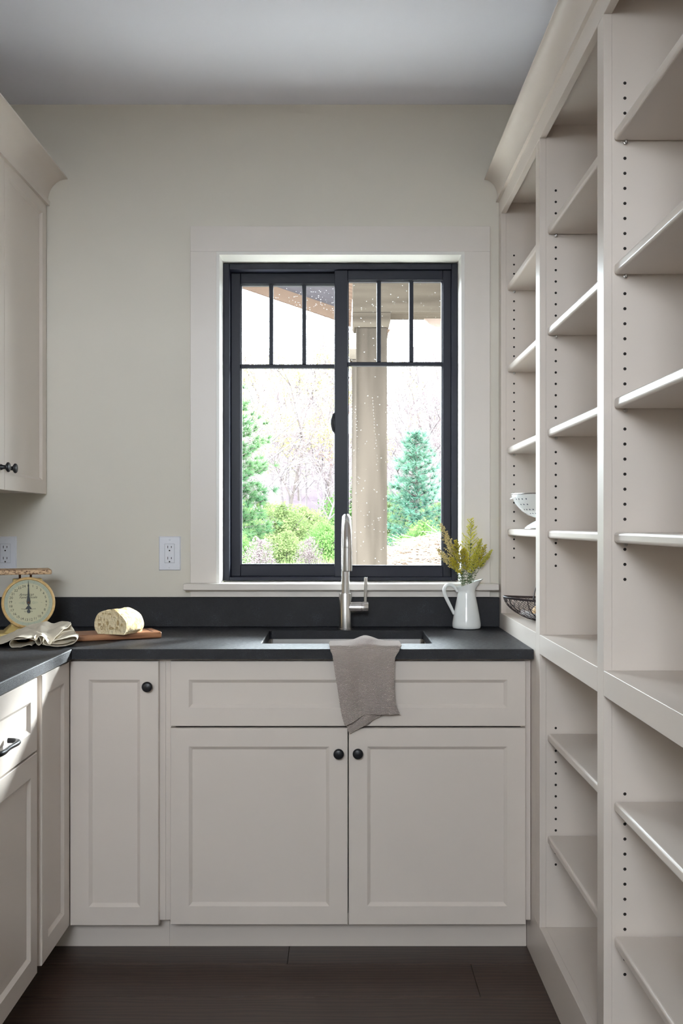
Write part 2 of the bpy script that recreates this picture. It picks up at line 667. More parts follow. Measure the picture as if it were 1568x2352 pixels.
# jamb liner
j = MB()
j.box(WX0 - 0.012, WX0, 3.482, 3.7, WZ0, WZ1 + 0.012).box(WX1, WX1 + 0.012, 3.482, 3.7, WZ0, WZ1 + 0.012)
j.box(WX0, WX1, 3.482, 3.7, WZ1, WZ1 + 0.012)
jl = j.build('jamb_liner', 'jamb_paint', win)
# casing boards
CX0, CX1, CIX0, CIX1, CZT, CZI = -0.528, 0.519, -0.4375, 0.4300, 2.300, 2.2115
MB().box(CX0, CIX0 - 0.0, 3.48, 3.5, 1.052, CZI).build('casing', 'trim_paint', win, bevel=0.0012)
MB().box(CIX1, CX1, 3.48, 3.5, 1.052, CZI).build('casing', 'trim_paint', win, bevel=0.0012)
MB().box(CX0, CX1, 3.48, 3.5, CZI, CZT).build('casing', 'trim_paint', win, bevel=0.0012)
st = MB().box(-0.549, 0.546, 3.45, 3.5, 1.029, 1.0519).build('stool', 'trim_paint', win, bevel=0.003)
MB().box(WX0, WX1, 3.49, 3.7, 1.031, 1.0515).build('sill_board', 'trim_paint', win)
MB().box(CX0, CX1, 3.482, 3.5, 1.004, 1.029).build('apron', 'trim_paint', win, bevel=0.001)


def ring(mb, x0, x1, z0, z1, l, r, b, t, y0, y1):
    mb.box(x0, x0 + l, y0, y1, z0, z1)
    mb.box(x1 - r, x1, y0, y1, z0, z1)
    mb.box(x0 + l, x1 - r, y0, y1, z0, z0 + b)
    mb.box(x0 + l, x1 - r, y0, y1, z1 - t, z1)
    return mb


ring(MB(), WX0 + 0.0005, WX1 - 0.0005, WZ0 + 0.003, WZ1 - 0.003, 0.022, 0.022, 0.013, 0.021, 3.588, 3.69).build('window_frame', 'window_frame_paint', win, bevel=0.0015, seg=1)


def sash(x0, x1, z0, z1, l, r, b, t, y0, y1, mv, mh, label, drops, seed):
    s = ring(MB(), x0, x1, z0, z1, l, r, b, t, y0, y1).build('sash', 'window_frame_paint', win, bevel=0.002, seg=2)
    s['label'] = label
    gx0, gx1, gz0, gz1 = x0 + l, x1 - r, z0 + b, z1 - t
    # stepped glazing bead
    ring(MB(), gx0 - 0.002, gx1 + 0.002, gz0 - 0.002, gz1 + 0.002, 0.006, 0.006, 0.006, 0.006, y0 + 0.006, y1 - 0.004).build('glazing_bead', 'muntin_paint', s)
    yc = (y0 + y1) / 2
    MB().box(gx0 - 0.001, gx1 + 0.001, yc - 0.002, yc + 0.002, gz0 - 0.001, gz1 + 0.001).build('pane', 'glass', s)
    # muntin bars in front of the pane
    for mx_ in mv:
        MB().box(mx_ - 0.0075, mx_ + 0.0075, yc - 0.012, yc + 0.012, mh + 0.007, gz1).build('muntin', 'muntin_paint', s, bevel=0.002, seg=1)
    MB().box(gx0, gx1, yc - 0.012, yc + 0.012, mh - 0.007, mh + 0.007).build('muntin', 'muntin_paint', s, bevel=0.002, seg=1)
    rnd = random.Random(seed)
    dm = MB()
    for (cx, cz, sx, sz, n) in drops:
        for _ in range(n):
            X = rnd.gauss(cx, sx)
            Z = rnd.gauss(cz, sz)
            if gx0 < X < gx1 and gz0 < Z < gz1:
                r = rnd.choice([0.0007, 0.0009, 0.0012, 0.0017])
                prof = [(r * math.cos(a), r * 0.7 * math.sin(a)) for a in (0, 0.5, 1.0, 1.5)]
                dm.lathe(prof, 7, (X, yc + 0.002, Z), Matrix.Rotation(-math.pi / 2, 4, 'X'))
        # runs of beads down the pane
    for _ in range(5):
        X = rnd.uniform(gx0 + 0.02, gx1 - 0.05)
        Z = rnd.uniform(gz0 + 0.4, gz1)
        for q in range(int(rnd.uniform(15, 35))):
            r = rnd.uniform(0.0007, 0.0014)
            prof = [(r * math.cos(a), r * 0.7 * math.sin(a)) for a in (0, 0.8, 1.5)]
            dm.lathe(prof, 6, (X + rnd.gauss(0, 0.0015) + 0.0008 * q, yc + 0.002, Z - 0.011 * q), Matrix.Rotation(-math.pi / 2, 4, 'X'))
    o = dm.build('raindrops', 'water', s, smooth=True, kind='stuff')
    return s


sash(-0.404, 0.022, 1.068, 2.1772, 0.035, 0.042, 0.041, 0.0405, 3.643, 3.674, [-0.2577, -0.1368], 1.8367,
     'outer left sash, set further back', [(-0.08, 2.08, 0.06, 0.05, 90), (-0.2, 2.07, 0.08, 0.04, 40), (-0.34, 1.55, 0.03, 0.35, 40)], 3)
rs = sash(-0.0255, 0.3965, 1.067, 2.1772, 0.048, 0.0305, 0.0385, 0.036, 3.603, 3.636, [0.1355, 0.2529], 1.839,
          'inner right sash, nearer the room', [(0.2, 2.05, 0.12, 0.07, 80), (0.12, 1.25, 0.06, 0.1, 60), (0.1, 1.6, 0.06, 0.3, 60)], 4)
# latch on the meeting stile
la = MB()
la.tube([(-0.029, 3.606, 1.592), (-0.030, 3.600, 1.60), (-0.0335, 3.596, 1.62), (-0.0335, 3.596, 1.634), (-0.030, 3.600, 1.65), (-0.029, 3.606, 1.657)], [0.003, 0.005, 0.006, 0.006, 0.005, 0.003], 8)
la.box(-0.0285, -0.0255, 3.604, 3.630, 1.588, 1.662)
la.build('latch', 'black_metal', rs, smooth=True)


# ------------------------------------------------------------------ cabinet parts
def place(o_x, o_y, o_z, facing):
    """local door space (x right, front -y, z up) -> world; facing '-y' or '+x'"""
    R = Matrix.Identity(4) if facing == '-y' else Matrix.Rotation(math.pi / 2, 4, 'Z')
    return Matrix.Translation((o_x, o_y, o_z)) @ R


def door(parent, mat, w, h, name='door', fw=0.0535, bev=0.0095, depth=0.008, th=0.019, fwz=None):
    """shaker front with a bevelled inner edge; mat maps local to world"""
    fz = fwz or fw
    e = 0.0015
    o = [(e, 0, e), (w - e, 0, e), (w - e, 0, h - e), (e, 0, h - e)]
    i1 = [(fw, 0, fz), (w - fw, 0, fz), (w - fw, 0, h - fz), (fw, 0, h - fz)]
    i2 = [(fw + bev, depth, fz + bev), (w - fw - bev, depth, fz + bev), (w - fw - bev, depth, h - fz - bev), (fw + bev, depth, h - fz - bev)]
    s0 = [(0, e, 0), (w, e, 0), (w, e, h), (0, e, h)]
    s1 = [(0, th, 0), (w, th, 0), (w, th, h), (0, th, h)]
    vs = o + i1 + i2 + s0 + s1
    fs = []
    for a in range(4):
        b = (a + 1) % 4
        fs += [(a, b, 4 + b, 4 + a), (4 + a, 4 + b, 8 + b, 8 + a), (12 + a, 12 + b, b, a), (16 + a, 16 + b, 12 + b, 12 + a)]
    fs.append((16, 17, 18, 19))
    d = MB().add(vs, fs).xf(mat).build(name, 'cabinet_paint', parent)
    g = 0.0008
    p = MB().box(fw + bev - g, w - fw - bev + g, depth + 0.0002, depth + 0.006, fz + bev - g, h - fz - bev + g)
    p.xf(mat).build('panel', 'cabinet_paint', d)
    return d


def knob(parent, pos, facing):
    R = Matrix.Rotation(math.pi / 2, 4, 'X') if facing == '-y' else Matrix.Rotation(math.pi / 2, 4, 'Y')
    prof = [(0.0001, 0.0), (0.0095, 0.0), (0.0085, 0.003), (0.0062, 0.008), (0.0066, 0.014), (0.0120, 0.018), (0.0150, 0.0205), (0.0152, 0.0235),
            (0.0135, 0.0262), (0.0090, 0.0278), (0.0001, 0.0285)]
    return MB().lathe(prof, 28, pos, R).build('knob', 'black_metal', parent, smooth=True)


DF = 2.885     # door faces of the window run
LF = -0.787    # door faces of the left run
DT, DB = 0.8613, 0.0975   # top / bottom of doors


def X_(x, Y=DF): return (x - 784) * Y / F_PX
def Z_(y, Y=DF): return CAM_H - (y - 1203) * Y / F_PX


# sink cabinet
sx0, sx1 = X_(391), X_(1207)
sc = root('sink_cabinet', ((sx0 + sx1) / 2, 3.2, 0), 0, 'wide greige sink base cabinet with two doors under the window', 'cabinet')
b = MB()
b.box(-0.5120, sx0 + 0.012, 2.905, 2.925, 0.105, 0.8705).box(sx1 - 0.012, 0.5505, 2.905, 2.925, 0.105, 0.8705)
b.box(sx0 + 0.012, sx1 - 0.012, 2.905, 2.925, 0.105, 0.125).box(sx0 + 0.012, sx1 - 0.012, 2.905, 2.925, 0.70, 0.722)
b.box(sx0 + 0.012, sx1 - 0.012, 2.905, 2.925, 0.85, 0.8705)
b.box(-0.5120, -0.494, 2.925, 3.49, 0.105, 0.8705).box(0.533, 0.5505, 2.925, 3.49, 0.105, 0.8705)
b.box(-0.494, 0.533, 2.925, 3.49, 0.105, 0.123)
b.build('body', 'cabinet_paint', sc)
MB().box(-0.5120, 0.5505, 2.972, 2.990, 0.0, 0.105).build('toe_kick', 'cabinet_paint', sc)
ff = door(sc, place(sx0, DF, Z_(1668), '-y'), sx1 - sx0, Z_(1519) - Z_(1668), 'false_front', 0.0535, fwz=0.0535)
d1 = door(sc, place(sx0, DF, Z_(2124), '-y'), X_(798.3) - sx0, Z_(1672.5) - Z_(2124))
knob(d1, (X_(777.5, 2.87), DF, Z_(1731, 2.87)), '-y')
d2 = door(sc, place(X_(800.7), DF, Z_(2124), '-y'), sx1 - X_(800.7), Z_(1672.5) - Z_(2124))
knob(d2, (X_(821.5, 2.87), DF, Z_(1730.5, 2.87)), '-y')

# corner cabinet
cc = root('corner_cabinet', (-1.0, 3.1, 0), 0, 'corner base cabinet with two hinged narrow doors below the bread', 'cabinet')
poly = [(XL + 0.002, 3.475), (-0.5125, 3.475), (-0.5125, 2.905), (-0.808, 2.905), (-0.808, 2.60), (XL + 0.002, 2.60)]
MB().prism(poly, 'z', 0.105, 0.8705).build('body', 'cabinet_paint', cc)
poly = [(XL + 0.002, 3.475), (-0.5125, 3.475), (-0.5125, 2.972), (-0.875, 2.972), (-0.875, 2.60), (XL + 0.002, 2.60)]
MB().prism(poly, 'z', 0.0, 0.105).build('toe_kick', 'cabinet_paint', cc)
nx0, nx1 = X_(161), X_(364)
d3 = door(cc, place(nx0, DF, Z_(2126), '-y'), nx1 - nx0, Z_(1519) - Z_(2126))
knob(d3, (X_(338.5, 2.87), DF, Z_(1577, 2.87)), '-y')
door(cc, place(LF, 2.619, DB, '+x'), 2.882 - 2.619, DT - DB)

# drawer cabinet of the left run
dc = root('drawer_cabinet', (-1.1, 2.28, 0), 0, 'greige base cabinet with drawer and dark pull, cut by left frame edge', 'cabinet')
MB().box(XL + 0.002, -0.808, 1.96, 2.5995, 0.105, 0.8705).build('body', 'cabinet_paint', dc)
MB().box(XL + 0.002, -0.875, 1.96, 2.5995, 0.0, 0.105).build('toe_kick', 'cabinet_paint', dc)
dr = door(dc, place(LF, 1.975, 0.674, '+x'), 2.578 - 1.975, DT - 0.674, 'drawer_front')
dd = door(dc, place(LF, 1.975, DB, '+x'), 2.578 - 1.975, 0.669 - DB)
# arched bar pull
pz = 0.748
pp = spline([(LF, 2.352, pz), (LF + 0.012, 2.351, pz), (LF + 0.026, 2.343, pz), (LF + 0.031, 2.320, pz), (LF + 0.029, 2.276, pz), (LF + 0.031, 2.232, pz), (LF + 0.026, 2.209, pz), (LF + 0.012, 2.201, pz), (LF, 2.200, pz)], 41)
pr = [0.0052 + 0.0022 * abs(math.sin((i / 40 - 0.5) * math.pi)) ** 2 * (1 if 6 < i < 34 else 0.6) for i in range(41)]
MB().tube(pp, pr, 10).build('pull', 'black_metal', dr, smooth=True)
knob(dd, (LF, 2.02, 0.60), '+x')

# next base cabinet along the left run (past the picture's edge)
d5 = root('base_cabinet', (-1.1, 1.6, 0), 0, 'greige base cabinet nearest the camera, mostly beyond the left edge', 'cabinet')
MB().box(XL + 0.002, -0.808, 1.2, 1.9595, 0.105, 0.8705).build('body', 'cabinet_paint', d5)
MB().box(XL + 0.002, -0.875, 1.2, 1.9595, 0.0, 0.105).build('toe_kick', 'cabinet_paint', d5)
door(d5, place(LF, 1.215, DB, '+x'), 0.73, DT - DB)

# ------------------------------------------------------------------ worktop with sink cut-out
SX0, SX1, SY0, SY1 = -0.242, 0.274, 2.995, 3.362


def slab_with_hole():
    bm = bmesh.new()
    outer = [(XL + 0.001, 1.19), (-0.774, 1.19), (-0.774, 2.86), (0.551, 2.86), (0.551, 3.4995), (XL + 0.001, 3.4995)]
    r = 0.012
    inner = []
    for cx, cy, a0 in ((SX0 + r, SY0 + r, 180), (SX1 - r, SY0 + r, 270), (SX1 - r, SY1 - r, 0), (SX0 + r, SY1 - r, 90)):
        for q in range(5):
            a = math.radians(a0 + 22.5 * q)
            inner.append((cx + r * math.cos(a), cy + r * math.sin(a)))
    edges = []
    for loop in (outer, inner):
        vs = [bm.verts.new((x, y, CT)) for x, y in loop]
        edges += [bm.edges.new((vs[i], vs[(i + 1) % len(vs)])) for i in range(len(vs))]
    bmesh.ops.triangle_fill(bm, use_beauty=True, use_dissolve=True, edges=edges)
    ret = bmesh.ops.extrude_face_region(bm, geom=bm.faces[:])
    for v in [g for g in ret['geom'] if isinstance(g, bmesh.types.BMVert)]:
        v.co.z = CB
    bmesh.ops.recalc_face_normals(bm, faces=bm.faces)
    es = [e for e in bm.edges if len(e.link_faces) == 2 and e.calc_face_angle(0) > 1.0 and abs(e.verts[0].co.z - CT) < 1e-4 and abs(e.verts[1].co.z - CT) < 1e-4]
    bmesh.ops.bevel(bm, geom=es, offset=0.003, segments=2, profile=0.5, affect='EDGES', clamp_overlap=True)
    me = bpy.data.meshes.new('countertop')
    bm.to_mesh(me)
    bm.free()
    me.materials.append(M['granite'])
    o = bpy.data.objects.new('countertop', me)
    COL.objects.link(o)
    return o


ct = tag(slab_with_hole(), 'L-shaped black leathered granite countertop with sink cut-out', 'countertop')
bs = MB().box(XL + 0.021, 0.551, 3.476, 3.4995, CT + 0.0003, 1.003).build('backsplash', 'granite', bevel=0.0015, seg=1)
tag(bs, 'low black granite backsplash strip along the window wall', 'backsplash')
bs2 = MB().box(XL + 0.001, XL + 0.020, 1.19, 3.475, CT + 0.0003, 1.003).build('backsplash', 'granite', bevel=0.0015, seg=1)
tag(bs2, 'low black granite backsplash strip along the left wall', 'backsplash')

# sink bowl
sk = root('sink', ((SX0 + SX1) / 2, 3.18, 0.66), 0, 'undermount stainless steel sink bowl below the counter cut-out', 'sink')
b = MB()
x0, x1, y0, y1, zt, zb = SX0 - 0.004, SX1 + 0.004, SY0 - 0.004, SY1 + 0.004, CB - 0.0005, 0.66
t = 0.002


def rloop(x0, x1, y0, y1, z, r, n=5):
    out = []
    for cx, cy, a0 in ((x0 + r, y0 + r, 180), (x1 - r, y0 + r, 270), (x1 - r, y1 - r, 0), (x0 + r, y1 - r, 90)):
        for q in range(n):
            a = math.radians(a0 + 90 * q / (n - 1))
            out.append((cx + r * math.cos(a), cy + r * math.sin(a), z))
    return out


loops = [rloop(x0 - 0.02, x1 + 0.02, y0 - 0.02, y1 + 0.02, zt, 0.03), rloop(x0, x1, y0, y1, zt, 0.016), rloop(x0 + 0.002, x1 - 0.002, y0 + 0.002, y1 - 0.002, zb + 0.02, 0.016),
         rloop(x0 + 0.02, x1 - 0.02, y0 + 0.02, y1 - 0.02, zb, 0.016)]
n = len(loops[0])
fs = []
for q in range(3):
    for i in range(n):
        fs.append((q * n + i, q * n + (i + 1) % n, (q + 1) * n + (i + 1) % n, (q + 1) * n + i))
fs.append(tuple(3 * n + i for i in range(n)))
b.add([p for L in loops for p in L], fs)
b.build('bowl', 'steel', sk, smooth=True)
MB().lathe([(0.0001, 0.002), (0.02, 0.002), (0.035, 0.004), (0.043, 0.004), (0.045, 0.0005)], 28, ((SX0 + SX1) / 2, 3.25, zb)).build('drain', 'steel', sk, smooth=True)

# faucet
fc = root('faucet', (0.0134, 3.404, CT), 0, 'brushed steel pull-down faucet with side lever behind the sink', 'faucet')
fx, fy = 0.0134, 3.404
MB().lathe([(0.0001, 0.0), (0.0248, 0.0), (0.0248, 0.003), (0.0225, 0.004), (0.0222, 0.120), (0.0212, 0.1235), (0.0150, 0.1238)], 36, (fx, fy, CT)).build('body', 'steel', fc, smooth=True)
# neck: up, arch forward
fwd = Vector((0.030, -1, 0)).normalized()
P0 = Vector((fx, fy, 0))
Rr = 0.092
zs = 1.187
pts = [P0 + Vector((0, 0, 1.022)), P0 + Vector((0, 0, 1.10)), P0 + Vector((0, 0, 1.16))]
for q in range(0, 25):
    a = math.pi * q / 24
    c = P0 + fwd * Rr
    pts.append(c - fwd * Rr * math.cos(a) + Vector((0, 0, zs + Rr * math.sin(a))))
nk = MB().tube(pts, 0.0143, 24).build('neck', 'steel', fc, smooth=True)
tip = P0 + fwd * 2 * Rr
MB().lathe([(0.0001, -0.001), (0.0150, -0.001), (0.0152, 0.0), (0.0152, 0.0015), (0.0144, 0.0016), (0.0144, 0.0036), (0.0152, 0.0037), (0.0152, 0.0055), (0.0144, 0.0056)][::-1] , 28, (tip.x, tip.y, 1.183)).build('spray_collar', 'steel', fc, smooth=True)
sh = MB().lathe([(0.0001, 0.0), (0.0130, 0.0), (0.0155, 0.002), (0.0157, 0.02), (0.0150, 0.076), (0.0140, 0.077)], 28, (tip.x, tip.y, 1.106)).build('spray_head', 'steel', fc, smooth=True)
# valve and lever
RX = Matrix.Rotation(math.pi / 2, 4, 'Y')
hz = 0.974
MB().lathe([(0.0185, 0.012), (0.0190, 0.016), (0.0190, 0.0545), (0.0178, 0.0555), (0.0178, 0.0565)], 28, (fx, fy, hz), RX).build('valve', 'steel', fc, smooth=True)
MB().lathe([(0.0178, 0.0565), (0.0192, 0.0575), (0.0192, 0.0765), (0.0180, 0.078), (0.0001, 0.0785)], 28, (fx, fy, hz), RX).build('handle_hub', 'steel', fc, smooth=True)
MB().tube([(fx + 0.068, fy, hz + 0.012), (fx + 0.0685, fy - 0.001, hz + 0.05), (fx + 0.0695, fy - 0.002, hz + 0.103)], [0.0052, 0.0057, 0.0061], 16).build('lever', 'steel', fc, smooth=True)

# ------------------------------------------------------------------ left wall cabinets
UX, UZ0, UZD = -1.034, 1.364, 2.385
for k_, (ya, yb, lab) in enumerate(((2.62, 3.497, 'tall greige wall cabinet with crown moulding beside the window wall'), (1.74, 2.6195, 'greige wall cabinet nearest the camera, beyond the left edge'))):
    u = root('wall_cabinet', (-1.22, (ya + yb) / 2, UZ0), 0, lab, 'cabinet')
    MB().box(XL + 0.001, UX - 0.0195, ya, yb, UZ0 + 0.003, 2.44).build('body', 'cabinet_paint', u)
    ym = (ya + yb) / 2
    e1 = yb - 0.004
    dA = door(u, place(UX, ym + 0.0012, UZ0, '+x'), e1 - ym - 0.0012, UZD - UZ0, fw=0.047)
    dB = door(u, place(UX, ya + 0.002, UZ0, '+x'), ym - 0.0012 - ya - 0.002, UZD - UZ0, fw=0.047)
    knob(dA, (UX, ym + 0.033, 1.432), '+x')
    knob(dB, (UX, ym - 0.033, 1.432), '+x')


def crown_profile(x0, sgn, z0, z1, proj, fillet=0.016, back=0.03):
    """cove crown: list of (x,z) polygon"""
    pts = [(x0 - sgn * back, z0), (x0 + sgn * 0.010, z0), (x0 + sgn * 0.010, z0 + fillet), (x0 + sgn * 0.004, z0 + fillet + 0.001), (x0 + sgn * 0.004, z0 + fillet + 0.004)]
    zc = z0 + fillet + 0.004
    for q in range(1, 15):
        a = math.pi / 2 * q / 14
        pts.append((x0 + sgn * (0.004 + (proj - 0.004) * (1 - math.cos(a))), zc + (z1 - 0.006 - zc) * math.sin(a)))
    pts += [(x0 + sgn * (proj + 0.001), z1 - 0.005), (x0 + sgn * proj, z1), (x0 - sgn * back, z1)]
    return pts


cl = MB().prism(crown_profile(UX, 1, 2.376, 2.476, 0.072), 'y', 1.74, 3.4985).build('crown_moulding', 'cabinet_paint', smooth=True)
tag(cl, 'cove crown moulding along the top of the left wall cabinets', 'moulding')

# ------------------------------------------------------------------ open shelving on the right
SF = 0.552
FT = 0.018
ST = [(3.448, 3.4985), (2.776, 2.832), (2.099, 2.151), (1.422, 1.474)]
BAYS = [(2.832, 3.448), (2.151, 2.776), (1.474, 2.099)]
su = root('shelving_unit', (0.76, 2.45, 0), 0, 'floor-to-crown greige built-in open shelving along the right wall', 'shelving')
PB = XR - 0.001
for (a, b2) in ST:
    MB().box(SF, SF + FT, a, b2, 0.135, 2.335).build('stile', 'cabinet_paint', su, bevel=0.0012, seg=2)
    # carcass side behind each stile (a touch inside the stile edges)
side_mesh = []
for (a, b2) in ST:
    p = MB().box(SF + FT, PB, a + 0.0008, b2 - (0.0008 if b2 < 3.49 else 0), 0.135, 2.375).build('side_panel', 'cabinet_paint', su)
    side_mesh.append(p)
MB().box(SF, SF + FT, 1.422, 3.4985, 2.335, 2.40).build('top_rail', 'cabinet_paint', su, bevel=0.0012)
MB().box(SF, SF + FT, 1.422, 3.4985, 0.0, 0.1349).build('plinth', 'cabinet_paint', su, bevel=0.001)
MB().box(PB - 0.012, PB, 1.422, 3.4985, 0.135, 2.375).build('back_panel', 'cabinet_paint', su)
MB().box(SF + FT, PB, 1.422, 3.4985, 2.3715, 2.39).build('top_panel', 'cabinet_paint', su)
MB().prism(crown_profile(SF, -1, 2.389, 2.474, 0.050, 0.008, 0.03), 'y', 1.422, 3.4985).build('crown_moulding', 'cabinet_paint', su, smooth=True)
LEDGE = 0.951
UNDER = [2.0655, 1.784, 1.502, 1.2200]
LOWT = [0.6765, 0.3930]
TH = 0.0222
hole_me = MB().lathe([(0.0034, -0.0002), (0.0034, 0.0003), (0.0029, 0.0003), (0.0027, 0.00012), (0.0001, 0.00012)], 12, (0, 0, 0), Matrix.Rotation(math.pi / 2, 4, 'X')).mesh('pin_hole', 'hole_dark')
pin_me = MB().lathe([(0.0026, 0.0), (0.0026, 0.004), (0.0045, 0.004), (0.0045, 0.006), (0.0032, 0.0065), (0.0030, 0.012), (0.0001, 0.0125)], 12, (0, 0, 0), Matrix.Rotation(math.pi / 2, 4, 'X')).mesh('shelf_pin', 'pin', smooth=True)
HX = 0.597
for bi, (a, b2) in enumerate(BAYS):
    # fixed ledge and bottom deck
    MB().prism([(SF, 0.897), (SF + FT, 0.897), (SF + FT, LEDGE - 0.022), (PB - 0.012, LEDGE - 0.022), (PB - 0.012, LEDGE), (SF, LEDGE)], 'y', a, b2).build('ledge', 'cabinet_paint', su, bevel=0.0012)
    MB().box(SF + FT, PB - 0.012, a, b2, 0.117, 0.1351).build('bottom_deck', 'cabinet_paint', su)
    ends = [u_ for u_ in UNDER] + ([t_ - TH for t_ in LOWT] if bi > 0 else [])
    shelves = []
    for z in ends:
        s = MB().box(SF + FT + 0.003, PB - 0.013, a + 0.003, b2 - 0.003, z, z + TH).build('shelf', 'cabinet_paint', su, bevel=0.006, seg=4)
        shelves.append(s)
        for xx in (HX, PB - 0.06):
            for yy, ry in ((b2 - 0.0008 + 0.0005, 0), (a + 0.0008 - 0.0005, math.pi)):
                L = world_m(su).inverted() @ Vector((xx, yy, z - 0.0035))
                inst('shelf_pin', pin_me, s, L, (0, 0, ry))
    # rows of pin holes on the far side panel (32 mm pitch)
    panel = side_mesh[bi]
    zs_ = []
    z = UNDER[0] - 0.0035 + 4 * 0.0317
    while z > 1.12:
        zs_.append(z)
        z -= 0.0317
    if bi > 0:
        z = 0.6905
        while z > 0.30:
            zs_.append(z)
            z -= 0.0317
    for z in zs_:
        if any(u_ - 0.012 < z < u_ + TH + 0.002 for u_ in ends): continue
        if bi > 0 and 0.3 < z < 0.35 and False: continue
        L = world_m(su).inverted() @ Vector((HX, b2 + 0.0008, z))
        inst('pin_hole', hole_me, panel, L)
# wall below the first ledge, hidden behind the sink run
MB().box(SF + 0.0, SF + FT, 2.832, 3.448, 0.135, 0.897).build('back_filler', 'cabinet_paint', su)

# ------------------------------------------------------------------ outlets
def outlet(cx, lab):
    o = root('wall_outlet', (cx, WY, 1.156), 0, lab, 'outlet', 'duplex outlets on the window wall')
    w2, h2 = 0.0383, 0.0597
    f = WY - 0.006
    vs = [(-w2, WY - 0.0002, -h2), (w2, WY - 0.0002, -h2), (w2, WY - 0.0002, h2), (-w2, WY - 0.0002, h2), (-w2 + 0.003, f, -h2 + 0.003), (w2 - 0.003, f, -h2 + 0.003), (w2 - 0.003, f, h2 - 0.003), (-w2 + 0.003, f, h2 - 0.003)]
    vs = [(x + cx, y, z + 1.156) for x, y, z in vs]
    MB().add(vs, [(4, 5, 6, 7), (0, 1, 5, 4), (1, 2, 6, 5), (2, 3, 7, 6), (3, 0, 4, 7), (3, 2, 1, 0)]).build('cover_plate', 'white_plastic', o)
    rc = MB().box(cx - 0.0168, cx + 0.0168, f - 0.0015, f + 0.003, 1.156 - 0.033, 1.156 + 0.033).build('receptacle', 'white_plastic', o, bevel=0.001)
    ring(MB(), cx - 0.0176, cx + 0.0176, 1.156 - 0.0338, 1.156 + 0.0338, 0.0008, 0.0008, 0.0008, 0.0008, f - 0.0002, f + 0.002).build('seam', 'seam_grey', o)
    for dz in (0.0195, -0.0195):
        z = 1.156 + dz
        for dx, hh in ((-0.0063, 0.0045), (0.0063, 0.0037)):
            MB().box(cx + dx - 0.0011, cx + dx + 0.0011, f - 0.0018, f - 0.001, z + 0.003 - hh, z + 0.003 + hh).build('slot', 'hole_dark', rc)
        MB().lathe([(0.0001, 0.0002), (0.0027, 0.0002), (0.0027, -0.0008)], 14, (cx, f - 0.0015, z - 0.0095), Matrix.Rotation(math.pi / 2, 4, 'X')).build('slot', 'hole_dark', rc)
    for dz in (0.0483, -0.0483):
        MB().lathe([(0.0001, 0.0012), (0.0022, 0.001), (0.0032, 0.0)], 14, (cx, f, 1.156 + dz), Matrix.Rotation(math.pi / 2, 4, 'X')).build('screw', 'white_plastic', o, smooth=True)


outlet((390 - 784) * 3.5 / F_PX, 'white duplex outlet between window casing and bread')
outlet((13.5 - 784) * 3.5 / F_PX, 'white duplex outlet above the kitchen scale')

# ------------------------------------------------------------------ kitchen scale
def text_mesh(s, size, shear=0.0, space=1.0):
    cu = bpy.data.curves.new('lettering', 'FONT')
    cu.body = s
    cu.size = size
    cu.align_x = 'CENTER'
    cu.align_y = 'CENTER'
    cu.shear = shear
    cu.space_character = space
    cu.resolution_u = 3
    to = bpy.data.objects.new('lettering', cu)
    COL.objects.link(to)
    dg = bpy.context.evaluated_depsgraph_get()
    me = bpy.data.meshes.new_from_object(to.evaluated_get(dg))
    vs = [v.co.copy() for v in me.vertices]
    fs = [tuple(p.vertices) for p in me.polygons]
    bpy.data.objects.remove(to)
    bpy.data.curves.remove(cu)
    bpy.data.meshes.remove(me)
    return vs, fs


scl = root('kitchen_scale', (-1.018, 3.232, CT), math.radians(20), 'vintage cream dial kitchen scale with rusty platform in the corner', 'scale')
# dial space: x right, y up on the dial, z out of the dial -> local
TILT = math.radians(12)
DM = Matrix.Translation((0.0, -0.060, 0.108)) @ Matrix.Rotation(math.pi / 2 - TILT, 4, 'X')
DR = 0.0735
# foot, pedestal and upright box
MB().prism([(-0.085, -0.055), (0.085, -0.055), (0.095, -0.045), (0.095, 0.06), (0.085, 0.07), (-0.085, 0.07), (-0.095, 0.06), (-0.095, -0.045)], 'z', 0.0, 0.012).build('foot', 'scale_base', scl, local=True, bevel=0.004, seg=3, smooth=True)
pd = MB()
pd.add([(-0.075, -0.048, 0.012), (0.075, -0.048, 0.012), (0.075, 0.058, 0.012), (-0.075, 0.058, 0.012), (-0.052, -0.034, 0.034), (0.052, -0.034, 0.034), (0.052, 0.045, 0.034), (-0.052, 0.045, 0.034)],
       [(0, 1, 5, 4), (1, 2, 6, 5), (2, 3, 7, 6), (3, 0, 4, 7), (4, 5, 6, 7), (3, 2, 1, 0)])
pd.build('pedestal', 'scale_base', scl, local=True, bevel=0.004, seg=2, smooth=True)
MB().add([(-0.052, -0.036, 0.030), (0.052, -0.036, 0.030), (0.052, 0.042, 0.030), (-0.052, 0.042, 0.030), (-0.045, -0.014, 0.182), (0.045, -0.014, 0.182), (0.045, 0.036, 0.182), (-0.045, 0.036, 0.182)],
         [(0, 1, 5, 4), (1, 2, 6, 5), (2, 3, 7, 6), (3, 0, 4, 7), (4, 5, 6, 7), (3, 2, 1, 0)]).build('case', 'scale_base', scl, local=True, bevel=0.003, smooth=True)
bz = MB().lathe([(DR + 0.003, -0.034), (DR + 0.006, -0.030), (DR + 0.0065, -0.003), (DR + 0.0090, 0.001), (DR + 0.0085, 0.006), (DR + 0.005, 0.0085), (DR + 0.001, 0.007), (DR, 0.001)], 56).xf(DM)
bz.build('bezel', 'scale_cream', scl, local=True, smooth=True)
MB().lathe([(DR + 0.003, -0.034), (0.0001, -0.034)], 48).xf(DM).build('drum_back', 'scale_base', scl, local=True)
dial = MB().lathe([(0.0001, 0.0), (DR * 0.86, 0.0)], 56).xf(DM).build('dial', 'dial_face', scl, local=True)
